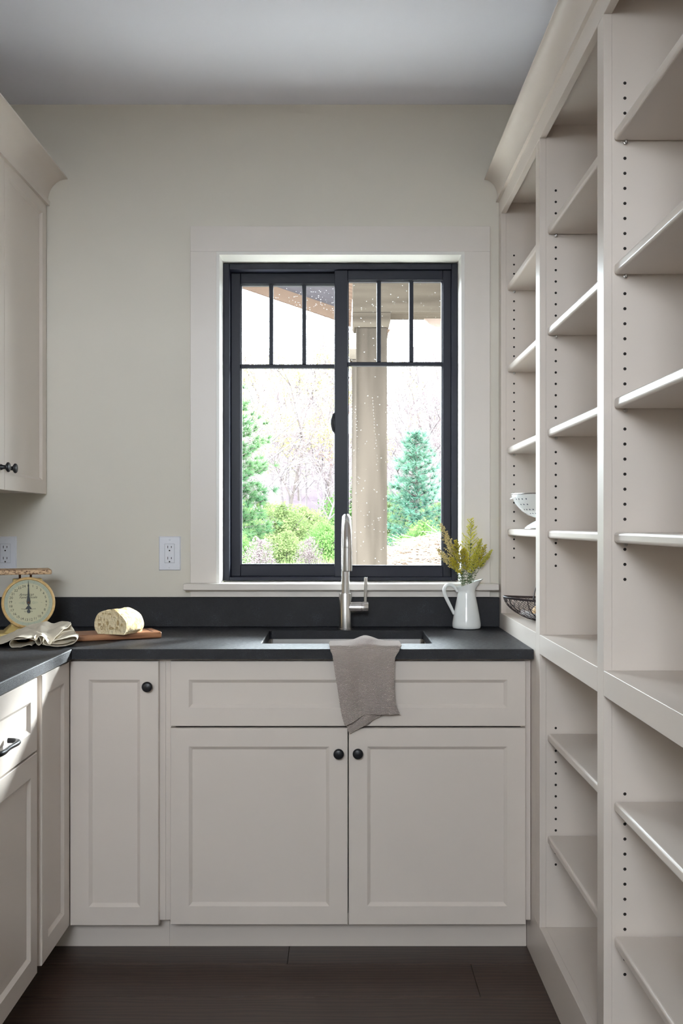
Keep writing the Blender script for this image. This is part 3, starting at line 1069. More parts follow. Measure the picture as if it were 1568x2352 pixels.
MB().lathe([(DR * 0.86, 0.0), (DR + 0.001, 0.0)], 56).xf(DM).build('dial_margin', 'dial_ring', dial, local=True)
tk = MB()
for q in range(192):
    a = 2 * math.pi * q / 192
    r0, r1, w_ = (0.87, 0.97, 0.00042) if q % 8 == 0 else (0.90, 0.955, 0.00022)
    d_ = Vector((math.sin(a), math.cos(a), 0))
    s_ = Vector((math.cos(a), -math.sin(a), 0)) * w_
    z_ = Vector((0, 0, 0.0003))
    tk.add([d_ * DR * r0 - s_ + z_, d_ * DR * r0 + s_ + z_, d_ * DR * r1 + s_ + z_, d_ * DR * r1 - s_ + z_], [(0, 1, 2, 3)])
for r0 in (0.865,):
    tk.lathe([(DR * r0, 0.0003), (DR * r0 + 0.0004, 0.0003)], 64)
tk.xf(DM).build('graduations', 'dial_ornament', dial, local=True, kind='stuff')
for q in range(0, 25):
    a = 2 * math.pi * q / 25
    vs, fs = text_mesh(str(q), 0.0112)
    mt = Matrix.Translation((math.sin(a) * DR * 0.745, math.cos(a) * DR * 0.745, 0.0004))
    MB().add([mt @ p for p in vs], fs).xf(DM).build('numeral', 'dial_ink', dial, local=True)
for s, size, x, y, sh_ in (('American', 0.0115, -0.006, 0.0265, 0.35), ('Family Scale', 0.0112, -0.001, 0.0175, 0.35), ('Weighs 24 Pounds', 0.0060, 0.0, -0.0195, 0.0), ('by Ounces', 0.0060, 0.0, -0.0275, 0.0)):
    vs, fs = text_mesh(s, size, sh_)
    mt = Matrix.Translation((x, y, 0.0004))
    MB().add([mt @ p for p in vs], fs).xf(DM).build('lettering', 'dial_ink', dial, local=True)
orn = MB()
for sg in (-1, 1):
    for q in range(4):
        cx = sg * (0.012 + 0.0045 * q)
        for a in (0.6, -0.6):
            orn.add([(cx, 0.0, 0.0004), (cx + sg * 0.002, math.copysign(0.0006, a), 0.0004), (cx + sg * 0.0042, a * (0.009 - 0.0018 * q), 0.0004), (cx + sg * 0.0022, a * (0.009 - 0.0018 * q) * 0.8, 0.0004)], [(0, 1, 2, 3)])
    orn.add([(sg * 0.038, -0.0006, 0.0004), (sg * 0.044, 0, 0.0004), (sg * 0.038, 0.0006, 0.0004)], [(0, 1, 2)])
orn.xf(DM).build('ornament', 'dial_ornament', dial, local=True)
nd = MB()
nz = 0.004
shape = [(-0.0003, 0.0705), (-0.0030, 0.020), (-0.0062, 0.004), (-0.0050, -0.004), (-0.0015, -0.0085), (-0.0090, -0.0185), (-0.0080, -0.0210), (-0.0020, -0.0195), (-0.0030, -0.0235), (-0.0052, -0.0275), (-0.0040, -0.0320), (0, -0.0335)]
full = shape + [(-x, y) for x, y in reversed(shape[:-1])]
full[0] = (-0.0003, 0.0705)
nd.prism(full, 'z', nz, nz + 0.001).xf(DM)
nd_o = nd.build('needle', 'black_metal', dial, local=True)
MB().lathe([(0.0036, nz + 0.0005), (0.0036, nz + 0.0022), (0.0001, nz + 0.0028)], 16).xf(DM).build('pivot', 'rust_and_slot', nd_o, local=True, smooth=True)
MB().lathe([(0.0001, 0.0072), (DR + 0.002, 0.0068)], 48).xf(DM).build('dial_glass', 'glass', scl, local=True)
for xx in (-0.024, 0.010):
    MB().tube([(xx, 0.0, 0.176), (xx, 0.0, 0.200)], 0.0036, 10).build('post', 'rust_and_slot', scl, local=True)
plat = [(-0.088, -0.070), (0.064, -0.070), (0.072, -0.062), (0.072, 0.070), (-0.088, 0.070), (-0.096, 0.062), (-0.096, -0.062)]
MB().prism(plat, 'z', 0.198, 0.213).build('platform', 'scale_platform', scl, local=True, bevel=0.004, seg=3, smooth=True)

# ------------------------------------------------------------------ cutting board and bread
ang = math.radians(24)
bd = root('cutting_board', (-0.745, 3.128, CT), ang, 'small wooden cutting board holding a half loaf', 'board')
BL, BW, BH = 0.40, 0.125, 0.020
bx1 = 0.168
MB().box(bx1 - BL, bx1, -BW / 2, BW / 2, 0.0004, BH).build('plank', 'board_wood', bd, local=True, bevel=0.004, seg=3, smooth=True)
for yy in (-0.027, 0.027):
    MB().box(bx1 - 0.030, bx1 - 0.022, yy - 0.021, yy + 0.021, BH - 0.003, BH + 0.0003).build('end_slot', 'dark_slot' if 'dark_slot' in M else 'rust_and_slot', bd, local=True)  # dark strip set nearly flush; its colour gives the shade of a slot

ba = math.radians(-22)
br = root('bread_loaf', (-0.688, 3.112, CT + BH + 0.0003), ba, 'half loaf of crusty white bread with cut face on cutting board', 'bread')
# cross-section (x, z) of the loaf; local y runs from the cut face to the rounded heel
sec = []
for q in range(40):
    a = 2 * math.pi * q / 40
    c, s = math.cos(a), math.sin(a)
    if s >= 0:
        x = 0.059 * math.copysign(abs(c) ** 1.0, c)
        z = 0.027 + 0.047 * s ** 1.0
    else:
        x = 0.059 * math.copysign(abs(c) ** 0.45, c)
        z = 0.027 * (1 - abs(s) ** 0.7)
    x -= 0.006 * (z / 0.08)
    sec.append((x, z))
loops = []
NY = 16
LEN = 0.135
for r_ in range(NY + 1):
    t = r_ / NY
    sc_ = 1.0 if t < 0.55 else math.sqrt(max(0.0, 1 - ((t - 0.55) / 0.45) ** 2.3)) * 0.97 + 0.03
    yy = -0.055 + LEN * t
    L = []
    for (x, z) in sec:
        d = noise.noise(Vector((x * 40, yy * 40, z * 40))) * 0.0035
        nx, nz_ = x / 0.059, (z - 0.04) / 0.04
        ear = 0.006 * math.exp(-((x - 0.012) / 0.010) ** 2) * (1 if z > 0.05 else 0) * (0.6 + 0.4 * math.sin(yy * 90))
        X = x * sc_ + nx * d
        Z = max(0.0, (0.032 + (z - 0.032) * sc_) + (nz_ * d + ear * sc_ if z > 0.01 else 0))
        if z < 0.004: Z = 0.0 + (0.004 * (1 - sc_))
        L.append((X, yy, Z))
    loops.append(L)
n = len(sec)
b = MB()
fs = []
for i in range(NY):
    for q in range(n):
        fs.append((i * n + q, i * n + (q + 1) % n, (i + 1) * n + (q + 1) % n, (i + 1) * n + q))
fs.append(tuple(NY * n + q for q in range(n)))
b.add([p for L in loops for p in L], fs)
b.build('crust', 'crust', br, local=True, smooth=True)
cb = MB()
cx, cz = 0, 0.040
vs = [(cx, -0.0535, cz)]
for rr in (0.35, 0.68, 0.95):
    for (X, Y_, Z) in loops[0]:
        vs.append((cx + (X - cx) * rr, -0.0540 + (0.0015 if rr < 0.9 else 0.0005) * noise.noise(Vector((X * 90, rr * 9, Z * 90))), cz + (Z - cz) * rr))
for (X, Y_, Z) in loops[0]:
    vs.append((X, -0.0550, Z))
fs = [(0, 1 + q, 1 + (q + 1) % n) for q in range(n)]
for r_ in range(3):
    for q in range(n):
        fs.append((1 + r_ * n + q, 1 + (r_ + 1) * n + q, 1 + (r_ + 1) * n + (q + 1) % n, 1 + r_ * n + (q + 1) % n))
crm = MB().add(vs, fs).build('crumb', 'crumb', br, local=True, smooth=True)
rnd = random.Random(5)
hl = MB()
for (hx, hz_, w_, h_) in [(-0.012, 0.033, 0.004, 0.007), (0.026, 0.036, 0.004, 0.009), (-0.043, 0.042, 0.005, 0.004), (-0.043, 0.029, 0.004, 0.004), (-0.034, 0.018, 0.004, 0.006), (0.002, 0.018, 0.009, 0.004), (0.022, 0.020, 0.004, 0.004), (-0.004, 0.062, 0.006, 0.003), (-0.036, 0.046, 0.002, 0.005), (-0.024, 0.044, 0.002, 0.004), (-0.026, 0.028, 0.002, 0.005), (0.04, 0.03, 0.003, 0.005)] + \
        [(rnd.uniform(-0.046, 0.046), rnd.uniform(0.012, 0.066), rnd.uniform(0.0007, 0.002), rnd.uniform(0.001, 0.003)) for _ in range(26)]:
    pts = [(hx + w_ * math.cos(2 * math.pi * q / 10), -0.0556, hz_ + h_ * math.sin(2 * math.pi * q / 10)) for q in range(10)] + [(hx, -0.0535, hz_)]
    if abs(hx) / 0.058 < 0.95:
        hl.add(pts, [(q, (q + 1) % 10, 10) for q in range(10)])
hl.build('crumb_holes', 'crumb_hole', crm, local=True, smooth=True, kind='stuff')

# ------------------------------------------------------------------ crumpled linen napkin
def P(x, y, Y): return px(x, y, Y)


NC = 110
rows_src = [
    [P(-60, 1470, 3.13), P(0, 1466, 3.14), P(60, 1462, 3.15), P(110, 1461, 3.15), P(150, 1461, 3.14), P(166, 1460, 3.12)],
    [P(-58, 1474, 3.10), P(0, 1462, 3.11), P(45, 1446, 3.12), P(98, 1427, 3.13), P(122, 1432, 3.12), P(156, 1426, 3.10), P(164, 1440, 3.08)],
    [P(-55, 1480, 3.04), P(-10, 1472, 3.04), P(40, 1452, 3.06), P(96, 1436, 3.07), P(118, 1444, 3.06), P(142, 1440, 3.05), P(168, 1446, 3.03)],
    [P(-52, 1484, 3.00), P(0, 1472, 2.99), P(30, 1459, 2.99), P(60, 1449, 3.00), P(82, 1446, 3.00), P(94, 1443, 3.0), P(108, 1452, 2.985), P(120, 1446, 3.00), P(140, 1436, 3.03), P(162, 1430, 3.05)],
    [P(-50, 1486, 2.95), P(-5, 1477, 2.95), P(18, 1470, 2.945), P(32, 1462, 2.945), P(50, 1459, 2.945), P(66, 1456, 2.945), P(76, 1459, 2.94), P(85, 1461, 2.94), P(92, 1455, 2.945), P(101, 1459, 2.935), P(111, 1468, 2.925), P(120, 1459, 2.945), P(132, 1447, 2.98), P(148, 1436, 3.01), P(163, 1430, 3.04)],
    [P(-50, 1488, 2.90), P(-4, 1480, 2.90), P(14, 1474, 2.895), P(26, 1468, 2.89), P(48, 1464, 2.89), P(66, 1463, 2.885), P(75, 1466, 2.88), P(83, 1470, 2.88), P(90, 1463, 2.885), P(101, 1465, 2.885), P(113, 1481, 2.88), P(121, 1472, 2.90), P(132, 1458, 2.94), P(148, 1444, 2.98), P(163, 1432, 3.02)],
]
rows_s = [spline(r, NC) for r in rows_src]
NR = 40
cols = [spline([rows_s[r][c] for r in range(len(rows_s))], NR) for c in range(NC)]
rows = []
for r in range(NR):
    L = []
    for c in range(NC):
        p = cols[c][r].copy()
        w_ = noise.noise(Vector((p.x * 26, p.y * 26, 3.1))) * 0.006 + noise.noise(Vector((p.x * 60, p.y * 70, 9.1))) * 0.0022
        p.z += w_
        p.y -= abs(w_) * 0.4
        lim = CT + 0.0022
        # lies over the left end of the cutting board
        q_ = world_m(bd).inverted() @ p
        if bx1 - BL - 0.005 < q_.x and abs(q_.y) < BW / 2 + 0.004: lim = CT + BH + 0.003
        if p.z < lim: p.z = lim
        L.append(p)
    rows.append(L)
nap = root('linen_napkin', (-0.93, 3.0, CT), 0, 'crumpled beige linen napkin lying in front of the scale', 'napkin')
MB().grid(rows).build('cloth', 'linen', nap, smooth=True, solid=0.0012)
# open loops of the hem under the top flap: curled strips running back beneath it
def curl(pts, y0, y1, name, lift=0.0):
    a = spline([px(x, y, y0) for x, y in pts], 46)
    rws = []
    for r_ in range(14):
        t = r_ / 13
        L = []
        for p in a:
            q_ = Vector((p.x * (1 + 0.022 * t), y0 + (y1 - y0) * t, p.z - lift * t))
            w_ = 0.0016 * noise.noise(Vector((q_.x * 70, q_.y * 60, q_.z * 70)))
            q_.y += 0.006 * noise.noise(Vector((p.x * 40, p.z * 40, 5)))
            q_.z = max(q_.z + w_, CT + 0.002)
            L.append(q_)
        rws.append(L)
    MB().grid(rws).build(name, 'linen', nap, smooth=True, solid=0.0012)


curl([(74, 1464), (60, 1467), (40, 1468), (28, 1470), (22, 1477), (24, 1484), (33, 1489), (50, 1486), (64, 1482), (73, 1484)], 2.882, 3.00, 'hem_loop')
curl([(77, 1463), (79, 1470), (84, 1478), (90, 1482), (95, 1478), (93, 1470), (90, 1463)], 2.884, 2.99, 'hem_loop')
curl([(97, 1480), (112, 1484), (132, 1485), (152, 1483), (167, 1479), (176, 1471), (174, 1463), (160, 1463), (140, 1468), (122, 1473)], 2.886, 2.97, 'hem_loop')
# folded-under second layer on the right
fold_src = [
    [P(150, 1432, 3.07), P(164, 1438, 3.06), P(172, 1450, 3.04), P(177, 1462, 3.02), P(174, 1472, 2.995)],
    [P(140, 1444, 3.03), P(160, 1448, 3.02), P(172, 1456, 3.0), P(178, 1466, 2.98), P(172, 1474, 2.97)],
    [P(112, 1470, 2.93), P(130, 1470, 2.925), P(150, 1468, 2.93), P(168, 1464, 2.94), P(176, 1470, 2.94)],
    [P(110, 1478, 2.90), P(128, 1479, 2.896), P(150, 1477, 2.90), P(166, 1472, 2.915), P(176, 1472, 2.925)],
]
fs_ = [spline(r, 30) for r in fold_src]
fc_ = [spline([fs_[r][c] for r in range(4)], 18) for c in range(30)]
rws = []
for r in range(18):
    L = []
    for c in range(30):
        p = fc_[c][r].copy()
        p.z = max(p.z, CT + 0.003)
        q_ = world_m(bd).inverted() @ p
        if bx1 - BL - 0.005 < q_.x and abs(q_.y) < BW / 2 + 0.004: p.z = max(p.z, CT + BH + 0.004)
        L.append(p)
    rws.append(L)
MB().grid(rws).build('folded_corner', 'linen', nap, smooth=True, solid=0.0012)

# ------------------------------------------------------------------ knit dish towel over the sink edge
tw = root('dish_towel', (0.07, 2.86, CT), 0, 'taupe knitted dish towel draped over the counter edge at the sink', 'towel')


def towel_sheet(left, right, path_top, n_c=46, n_r=90, seed=0, yoff=0.0):
    """left/right: hanging edge polylines in photo px; path_top: (Y, z, lx, rx) rows from the sink to the counter edge"""
    rows = []
    LA, RA = [], []
    for (Y, z, lx, rx) in path_top:
        LA.append(Vector((lx, Y, z)))
        RA.append(Vector((rx, Y, z)))
    LA += [px(x, y, Y) for x, y, Y in left]
    RA += [px(x, y, Y) for x, y, Y in right]
    A, B = spline(LA, n_r), spline(RA, n_r)
    for r in range(n_r):
        L = []
        for c in range(n_c):
            u = c / (n_c - 1)
            p = A[r].lerp(B[r], u)
            t = r / (n_r - 1)
            hang = min(1, max(0, (CT - p.z) / 0.08))
            p.y -= hang * (0.006 * math.sin(u * 9 + 1.2 * t + seed) + 0.004 * math.sin(u * 17 + 2 + 3 * t)) * 0.7 - yoff
            if p.z > CT - 0.002:   # a soft fold lying on the rim
                p.z += 0.016 * math.exp(-((u - 0.52 - 0.1 * (p.y - 2.93)) / 0.17) ** 2) * max(0, min(1, (p.y - 2.862) / 0.06)) + 0.002
            p.z += 0.0012 * noise.noise(Vector((p.x * 50, p.y * 50, p.z * 50)))
            L.append(p)
        rows.append(L)
    return rows


lx0, rx0 = X_(755, 2.9), X_(921, 2.9)
top_path = [(3.012, 0.76, lx0 + 0.02, rx0 - 0.03), (3.008, 0.84, lx0 + 0.015, rx0 - 0.02), (3.003, 0.890, lx0 + 0.008, rx0 - 0.01), (2.985, 0.9075, lx0 + 0.004, rx0 - 0.004), (2.94, 0.9075, lx0, rx0), (2.885, 0.9075, lx0 + 0.002, rx0), (2.862, 0.9060, lx0 + 0.003, rx0 - 0.004), (2.851, 0.894, lx0 + 0.006, rx0 - 0.010)]
left = [(763, 1505, 2.848), (768, 1540, 2.846), (776, 1590, 2.846), (784, 1640, 2.848), (792, 1668, 2.85)]
right = [(907, 1512, 2.848), (905, 1540, 2.846), (905, 1580, 2.846), (908, 1615, 2.848), (919, 1641, 2.85)]
rws = towel_sheet(left, right, top_path)
# shape the front hem: it rises towards the middle
for c in range(46):
    u = c / 45
    for r in range(60, 90):
        t = (r - 60) / 29
        rws[r][c].z += t * (0.010 * math.sin(math.pi * u) + 0.010 * math.exp(-((u - 0.38) / 0.2) ** 2))
MB().grid(rws).build('cloth', 'knit', tw, smooth=True, solid=0.003)
b_left = [(790, 1600, 2.866), (793, 1640, 2.866), (796, 1668, 2.866), (802, 1686, 2.866)]
b_right = [(900, 1560, 2.866), (896, 1600, 2.866), (885, 1636, 2.866), (864, 1650, 2.866)]
A, B = spline([px(*q) for q in b_left], 30), spline([px(*q) for q in b_right], 30)
rws2 = []
for r in range(30):
    L = []
    for c in range(30):
        u = c / 29
        p = A[r].lerp(B[r], u)
        p.y += 0.003 * math.sin(u * 8 + r * 0.05)
        L.append(p)
    rws2.append(L)
bl = MB().grid(rws2, us=0.6, vs_=0.24)
bl.build('under_layer', 'knit', tw, smooth=True, solid=0.003)

# ------------------------------------------------------------------ pitcher and flowers
pcx, pcy = 0.4290, 3.420
pit = root('pitcher', (pcx, pcy, CT), 0, 'white enamel pitcher holding goldenrod at the right counter end', 'pitcher')
prof = [(0.0001, 0.0004), (0.040, 0.0004), (0.0465, 0.003), (0.0490, 0.009), (0.0485, 0.020), (0.0445, 0.045), (0.0390, 0.075), (0.0330, 0.105), (0.0298, 0.122), (0.0292, 0.128), (0.0310, 0.136), (0.0345, 0.148), (0.0362, 0.154)]
nL = 44
vs, fs = [], []
full_prof = prof + [(r - 0.0016, z) for r, z in reversed(prof[1:])]
m_ = len(prof)
for idx, (r, z) in enumerate(full_prof):
    for q in range(nL):
        th = 2 * math.pi * q / nL
        top = max(0, (z - 0.128) / 0.026)
        sp = max(0, math.cos(th)) ** 5
        x = r * math.cos(th) + 0.022 * top * top * sp
        yv = r * math.sin(th) * (1 - 0.25 * top * sp)
        zz = z + top * (0.013 * math.cos(th)) + 0.004 * top * sp
        vs.append((pcx + x, pcy + yv, CT + zz))
for i in range(len(full_prof) - 1):
    for q in range(nL):
        fs.append((i * nL + q, i * nL + (q + 1) % nL, (i + 1) * nL + (q + 1) % nL, (i + 1) * nL + q))
MB().add(vs, fs).build('jug', 'enamel', pit, smooth=True)
hp = [(pcx - 0.030, pcy, CT + 0.127), (pcx - 0.038, pcy, CT + 0.139), (pcx - 0.052, pcy, CT + 0.150), (pcx - 0.068, pcy, CT + 0.149), (pcx - 0.0765, pcy, CT + 0.136), (pcx - 0.074, pcy, CT + 0.117), (pcx - 0.063, pcy, CT + 0.092), (pcx - 0.051, pcy, CT + 0.068), (pcx - 0.0425, pcy, CT + 0.050)]
hs = spline(hp, 40)
MB().tube(hs, [0.0050 + 0.0012 * math.sin(math.pi * i / 39) for i in range(40)], 14).build('handle', 'enamel', pit, smooth=True)

flowers = [
    # tip px, length of the plume (px), half width px, material, base dx, label
    ((1082, 1194), 95, 24, 'floret_yellow', 0.006, 'tallest bright yellow goldenrod stem, upright in the middle', 0.00),
    ((1012, 1204), 80, 15, 'floret_pale', -0.012, 'tall pale cream goldenrod stem leaning left over the window frame', -0.005),
    ((1005, 1262), 60, 13, 'floret_pale', -0.016, 'short pale cream goldenrod stem leaning far left', 0.012),
    ((1046, 1243), 58, 17, 'floret_gold', -0.008, 'golden goldenrod stem left of the tallest one', -0.015),
    ((1113, 1254), 62, 17, 'floret_gold', 0.010, 'golden goldenrod stem right of the tallest one', 0.010),
    ((1128, 1265), 48, 9, 'floret_yellow', 0.016, 'thin yellow goldenrod sprig leaning far right', -0.006),
    ((1103, 1240), 50, 11, 'floret_yellow', 0.008, 'yellow goldenrod sprig just right of the tallest stem', -0.016),
    ((1030, 1246), 60, 15, 'floret_pale', -0.012, 'pale goldenrod stem between the two left cream stems', 0.016),
    ((1064, 1262), 52, 15, 'floret_gold', 0.0, 'low golden goldenrod stem in the centre of the bunch', -0.018),
    ((1090, 1275), 46, 15, 'floret_yellow', 0.004, 'low yellow goldenrod stem at the front right', -0.02),
    ((1036, 1282), 46, 14, 'floret_gold', -0.010, 'low golden goldenrod stem at the front left', -0.014),
]
PXM = 3.42 / F_PX
for fi, (tipx, plen, hw, fm, bdx, lab, dy) in enumerate(flowers):
    rnd = random.Random(100 + fi)
    tipw = px(tipx[0], tipx[1], pcy + dy)
    base = Vector((pcx + bdx * 0.9, pcy + dy * 0.5, CT + 0.012))
    mouth = Vector((pcx + bdx * 1.15 + 0.002, pcy + dy * 0.7, CT + 0.152))
    mid = mouth.lerp(tipw, 0.5) + Vector(((mouth.x - tipw.x) * 0.06, 0, 0.004))
    path = spline([base, mouth, mid, tipw], 30)
    fl = root('goldenrod_stem', tuple(base), 0, lab, 'flower', 'goldenrod stems in the white pitcher')
    MB().tube(path, [0.0013 - 0.0009 * i / 29 for i in range(30)], 5).build('stem', 'stem_green', fl, smooth=True)
    plume = plen * PXM
    W = hw * PXM
    axis = (tipw - mid).normalized()
    fm_b, tw_b = MB(), MB()
    nb = 46
    for q in range(nb):
        s = (q + 0.5) / nb                    # 0 tip, 1 plume base
        p = tipw - axis * plume * s
        # follow the curved stem
        near = min(path, key=lambda w: abs((w - p).dot(axis)))
        p = near + axis * (p - near).dot(axis)
        az = q * 2.399 + rnd.uniform(-0.4, 0.4)
        side = Vector((math.cos(az), math.sin(az) * 0.8, 0))
        ln = W * (0.16 + 1.05 * s ** 0.8) * rnd.uniform(0.7, 1.15)
        if s > 0.8: ln *= rnd.uniform(0.5, 1.0)
        end = p + side * ln + axis * ln * rnd.uniform(0.6, 1.1)
        ctl = p.lerp(end, 0.6) + axis * ln * -0.05
        sp_ = spline([p, ctl, end], 7)
        tw_b.tube(sp_, 0.0004, 3, caps=False)
        nf = int(7 + 26 * ln / 0.04)
        for g in range(nf):
            tt = rnd.uniform(0.15, 1.0)
            k0 = min(5, int(tt * 6))
            c = sp_[k0].lerp(sp_[k0 + 1], tt * 6 - k0)
            c = c + Vector((rnd.gauss(0, 0.0014), rnd.gauss(0, 0.0014), rnd.uniform(0, 0.003)))
            fm_b.octa(c, rnd.uniform(0.0008, 0.0018), rnd.uniform(0.9, 1.5))
    fm_b.build('florets', fm, fl, kind='stuff')
    tw_b.build('branchlets', 'stem_green', fl, kind='stuff')
    lf = MB()
    for q in range(34):
        s = rnd.uniform(0.0, 1.0)
        top_ = tipw - axis * plume * 0.55
        p = mouth.lerp(top_, s)
        near = min(path, key=lambda w: (w - p).length)
        az = rnd.uniform(0, 2 * math.pi)
        up = rnd.uniform(0.3, 1.1)
        d = Vector((math.cos(az), math.sin(az) * 0.8, up)).normalized()
        L = rnd.uniform(0.007, 0.017)
        wv = d.cross(Vector((0, 0, 1)))
        if wv.length < 1e-3: wv = Vector((1, 0, 0))
        wv = wv.normalized() * rnd.uniform(0.0008, 0.0018)
        m1 = near + d * L * 0.5 + Vector((0, 0, 0.001))
        tip_ = near + d * L - Vector((0, 0, L * rnd.uniform(0, 0.4)))
        lf.add([near, m1 + wv, tip_, m1 - wv], [(0, 1, 2), (0, 2, 3)])
    lf.build('leaves', 'leaf_green', fl, kind='stuff')

# ------------------------------------------------------------------ colander
SHELF_Z = UNDER[3] + TH
ccx, ccy = 0.672, 3.235
co = root('colander', (ccx, ccy, SHELF_Z), 0, 'white enamel footed colander on the shelf above the basket', 'colander')
bowl = [(0.030, 0.036), (0.045, 0.038), (0.066, 0.046), (0.088, 0.061), (0.106, 0.082), (0.117, 0.104), (0.1195, 0.113)]
full_b = bowl + [(r - 0.002, z + 0.0012) for r, z in reversed(bowl)] + [(0.0001, 0.0372)]
MB().lathe(full_b, 48, (ccx, ccy, SHELF_Z)).build('bowl', 'enamel', co, smooth=True)
MB().tube([(ccx + 0.1195 * math.cos(a), ccy + 0.1195 * math.sin(a), SHELF_Z + 0.114) for a in [2 * math.pi * q / 48 for q in range(48)]], 0.0024, 8, closed=True).build('rim', 'steel', co, smooth=True)
MB().lathe([(0.030, 0.0362), (0.036, 0.030), (0.052, 0.022), (0.068, 0.012), (0.078, 0.003), (0.079, 0.0005), (0.076, 0.0005), (0.066, 0.010), (0.05, 0.02), (0.033, 0.0285)], 48, (ccx, ccy, SHELF_Z)).build('foot', 'enamel', co, smooth=True)
MB().tube([(ccx + 0.0785 * math.cos(a), ccy + 0.0785 * math.sin(a), SHELF_Z + 0.0022) for a in [2 * math.pi * q / 48 for q in range(48)]], 0.0017, 6, closed=True).build('foot_rim', 'steel', co, smooth=True)
ho = MB()


def bowl_pt(th, f):
    s = f * (len(bowl) - 1)
    i = min(int(s), len(bowl) - 2)
    r = bowl[i][0] + (bowl[i + 1][0] - bowl[i][0]) * (s - i)
    z = bowl[i][1] + (bowl[i + 1][1] - bowl[i][1]) * (s - i)
    dr, dz = bowl[i + 1][0] - bowl[i][0], bowl[i + 1][1] - bowl[i][1]
    nrm = Vector((dz * math.cos(th), dz * math.sin(th), -dr)).normalized()
    return Vector((ccx + r * math.cos(th), ccy + r * math.sin(th), SHELF_Z + z)), nrm


for gq in range(8):
    tc_ = math.radians(180 + 28 + gq * 45)
    for row_, cnt in enumerate((4, 3, 4, 3)):
        for q in range(cnt):
            th = tc_ + math.radians((q - (cnt - 1) / 2) * 8.5) + 0.05 * row_
            c, nrm = bowl_pt(th, 0.78 - 0.13 * row_)
            u_ = nrm.orthogonal().normalized()
            w_ = nrm.cross(u_)
            pts = [c + nrm * 0.0005 + (u_ * math.cos(a) + w_ * math.sin(a)) * 0.0026 for a in [2 * math.pi * e / 10 for e in range(10)]]
            ho.add(pts, [tuple(range(10))])
ho.build('drain_holes', 'drain_hole_shade', co, kind='stuff')  # flat dark discs; the shade inside each hole is in the colour
hl_ = []
for sg in (1,):
    c = Vector((ccx - 0.116, ccy - 0.018, SHELF_Z + 0.108))
    MB().tube(spline([c + Vector((0.001, 0.026, -0.006)), c + Vector((-0.006, 0.022, -0.008)), c + Vector((-0.009, 0.004, -0.010)), c + Vector((-0.006, -0.012, -0.008)), c + Vector((0.003, -0.018, -0.006))], 20), 0.0018, 8).build('handle', 'enamel', co, smooth=True)

# ------------------------------------------------------------------ wire basket
kx, ky = 0.655, 3.165
bk = root('wire_basket', (kx, ky, LEDGE), 0, 'dark chicken-wire basket with wooden grip on the ledge', 'basket')


def bas(u, v):
    """u angle, v 0 rim..1 bottom: oval boat-shaped basket"""
    a, b_ = 0.140, 0.085
    s = math.cos(v * math.pi / 2) ** 0.7 * 0.72 + 0.28 if v < 1 else 0.28
    z = 0.068 * (1 - v) ** 1.0 + 0.0022
    z += 0.008 * (math.cos(u) ** 2) * (1 - v)
    return Vector((kx + a * s * math.cos(u), ky + b_ * s * math.sin(u), LEDGE + z))


MB().tube([bas(2 * math.pi * q / 56, 0) for q in range(56)], 0.0024, 8, closed=True).build('rim', 'wire', bk, smooth=True)
MB().tube([bas(2 * math.pi * q / 56, 0) + Vector((0.0, 0, -0.004)) + Vector((-math.cos(2 * math.pi * q / 56), -math.sin(2 * math.pi * q / 56), 0)) * 0.002 for q in range(56)], 0.0014, 6, closed=True).build('rim_wire', 'wire', bk, smooth=True)
MB().tube([bas(2 * math.pi * q / 40, 0.999) for q in range(40)], 0.0018, 6, closed=True).build('base_ring', 'wire', bk, smooth=True)
for q in range(8):
    u = 2 * math.pi * q / 8 + 0.2
    MB().tube([bas(u, v / 10) for v in range(11)], 0.0015, 6).build('rib', 'wire', bk, smooth=True)
ms = MB()
NU, NV = 34, 7
for q in range(NU):
    for r_ in range(NV):
        v0, v1 = r_ / NV, (r_ + 1) / NV
        sh0 = 0.5 * (r_ % 2)
        u0 = 2 * math.pi * (q + sh0) / NU
        for dq in (-0.5, 0.5):
            u1 = 2 * math.pi * (q + sh0 + dq) / NU
            ms.tube([bas(u0, v0), bas((u0 + u1) / 2, (v0 + v1) / 2), bas(u1, v1)], 0.0007, 4, caps=False)
for q in range(-7, 8):
    xx = q * 0.0055
    ms.tube([(kx + xx, ky - 0.022, LEDGE + 0.0016), (kx + xx, ky + 0.022, LEDGE + 0.0016)], 0.0007, 4, caps=False)
ms.build('mesh_wire', 'wire', bk, kind='stuff')
hpts = spline([(kx - 0.062, ky - 0.078, LEDGE + 0.072), (kx - 0.052, ky - 0.060, LEDGE + 0.100), (kx - 0.030, ky - 0.035, LEDGE + 0.148), (kx - 0.010, ky - 0.012, LEDGE + 0.170), (kx + 0.010, ky + 0.012, LEDGE + 0.170), (kx + 0.030, ky + 0.035, LEDGE + 0.148), (kx + 0.052, ky + 0.060, LEDGE + 0.100), (kx + 0.062, ky + 0.078, LEDGE + 0.072)], 50)
bail = MB().tube(hpts, 0.0018, 8).build('bail', 'wire', bk, smooth=True)
g0, g1 = hpts[19], hpts[30]
MB().tube([g0, g0.lerp(g1, 0.08), g0.lerp(g1, 0.5) + Vector((0, 0, 0.001)), g0.lerp(g1, 0.92), g1], [0.005, 0.0078, 0.0088, 0.0078, 0.005], 14).build('grip', 'grip_wood', bail, smooth=True)
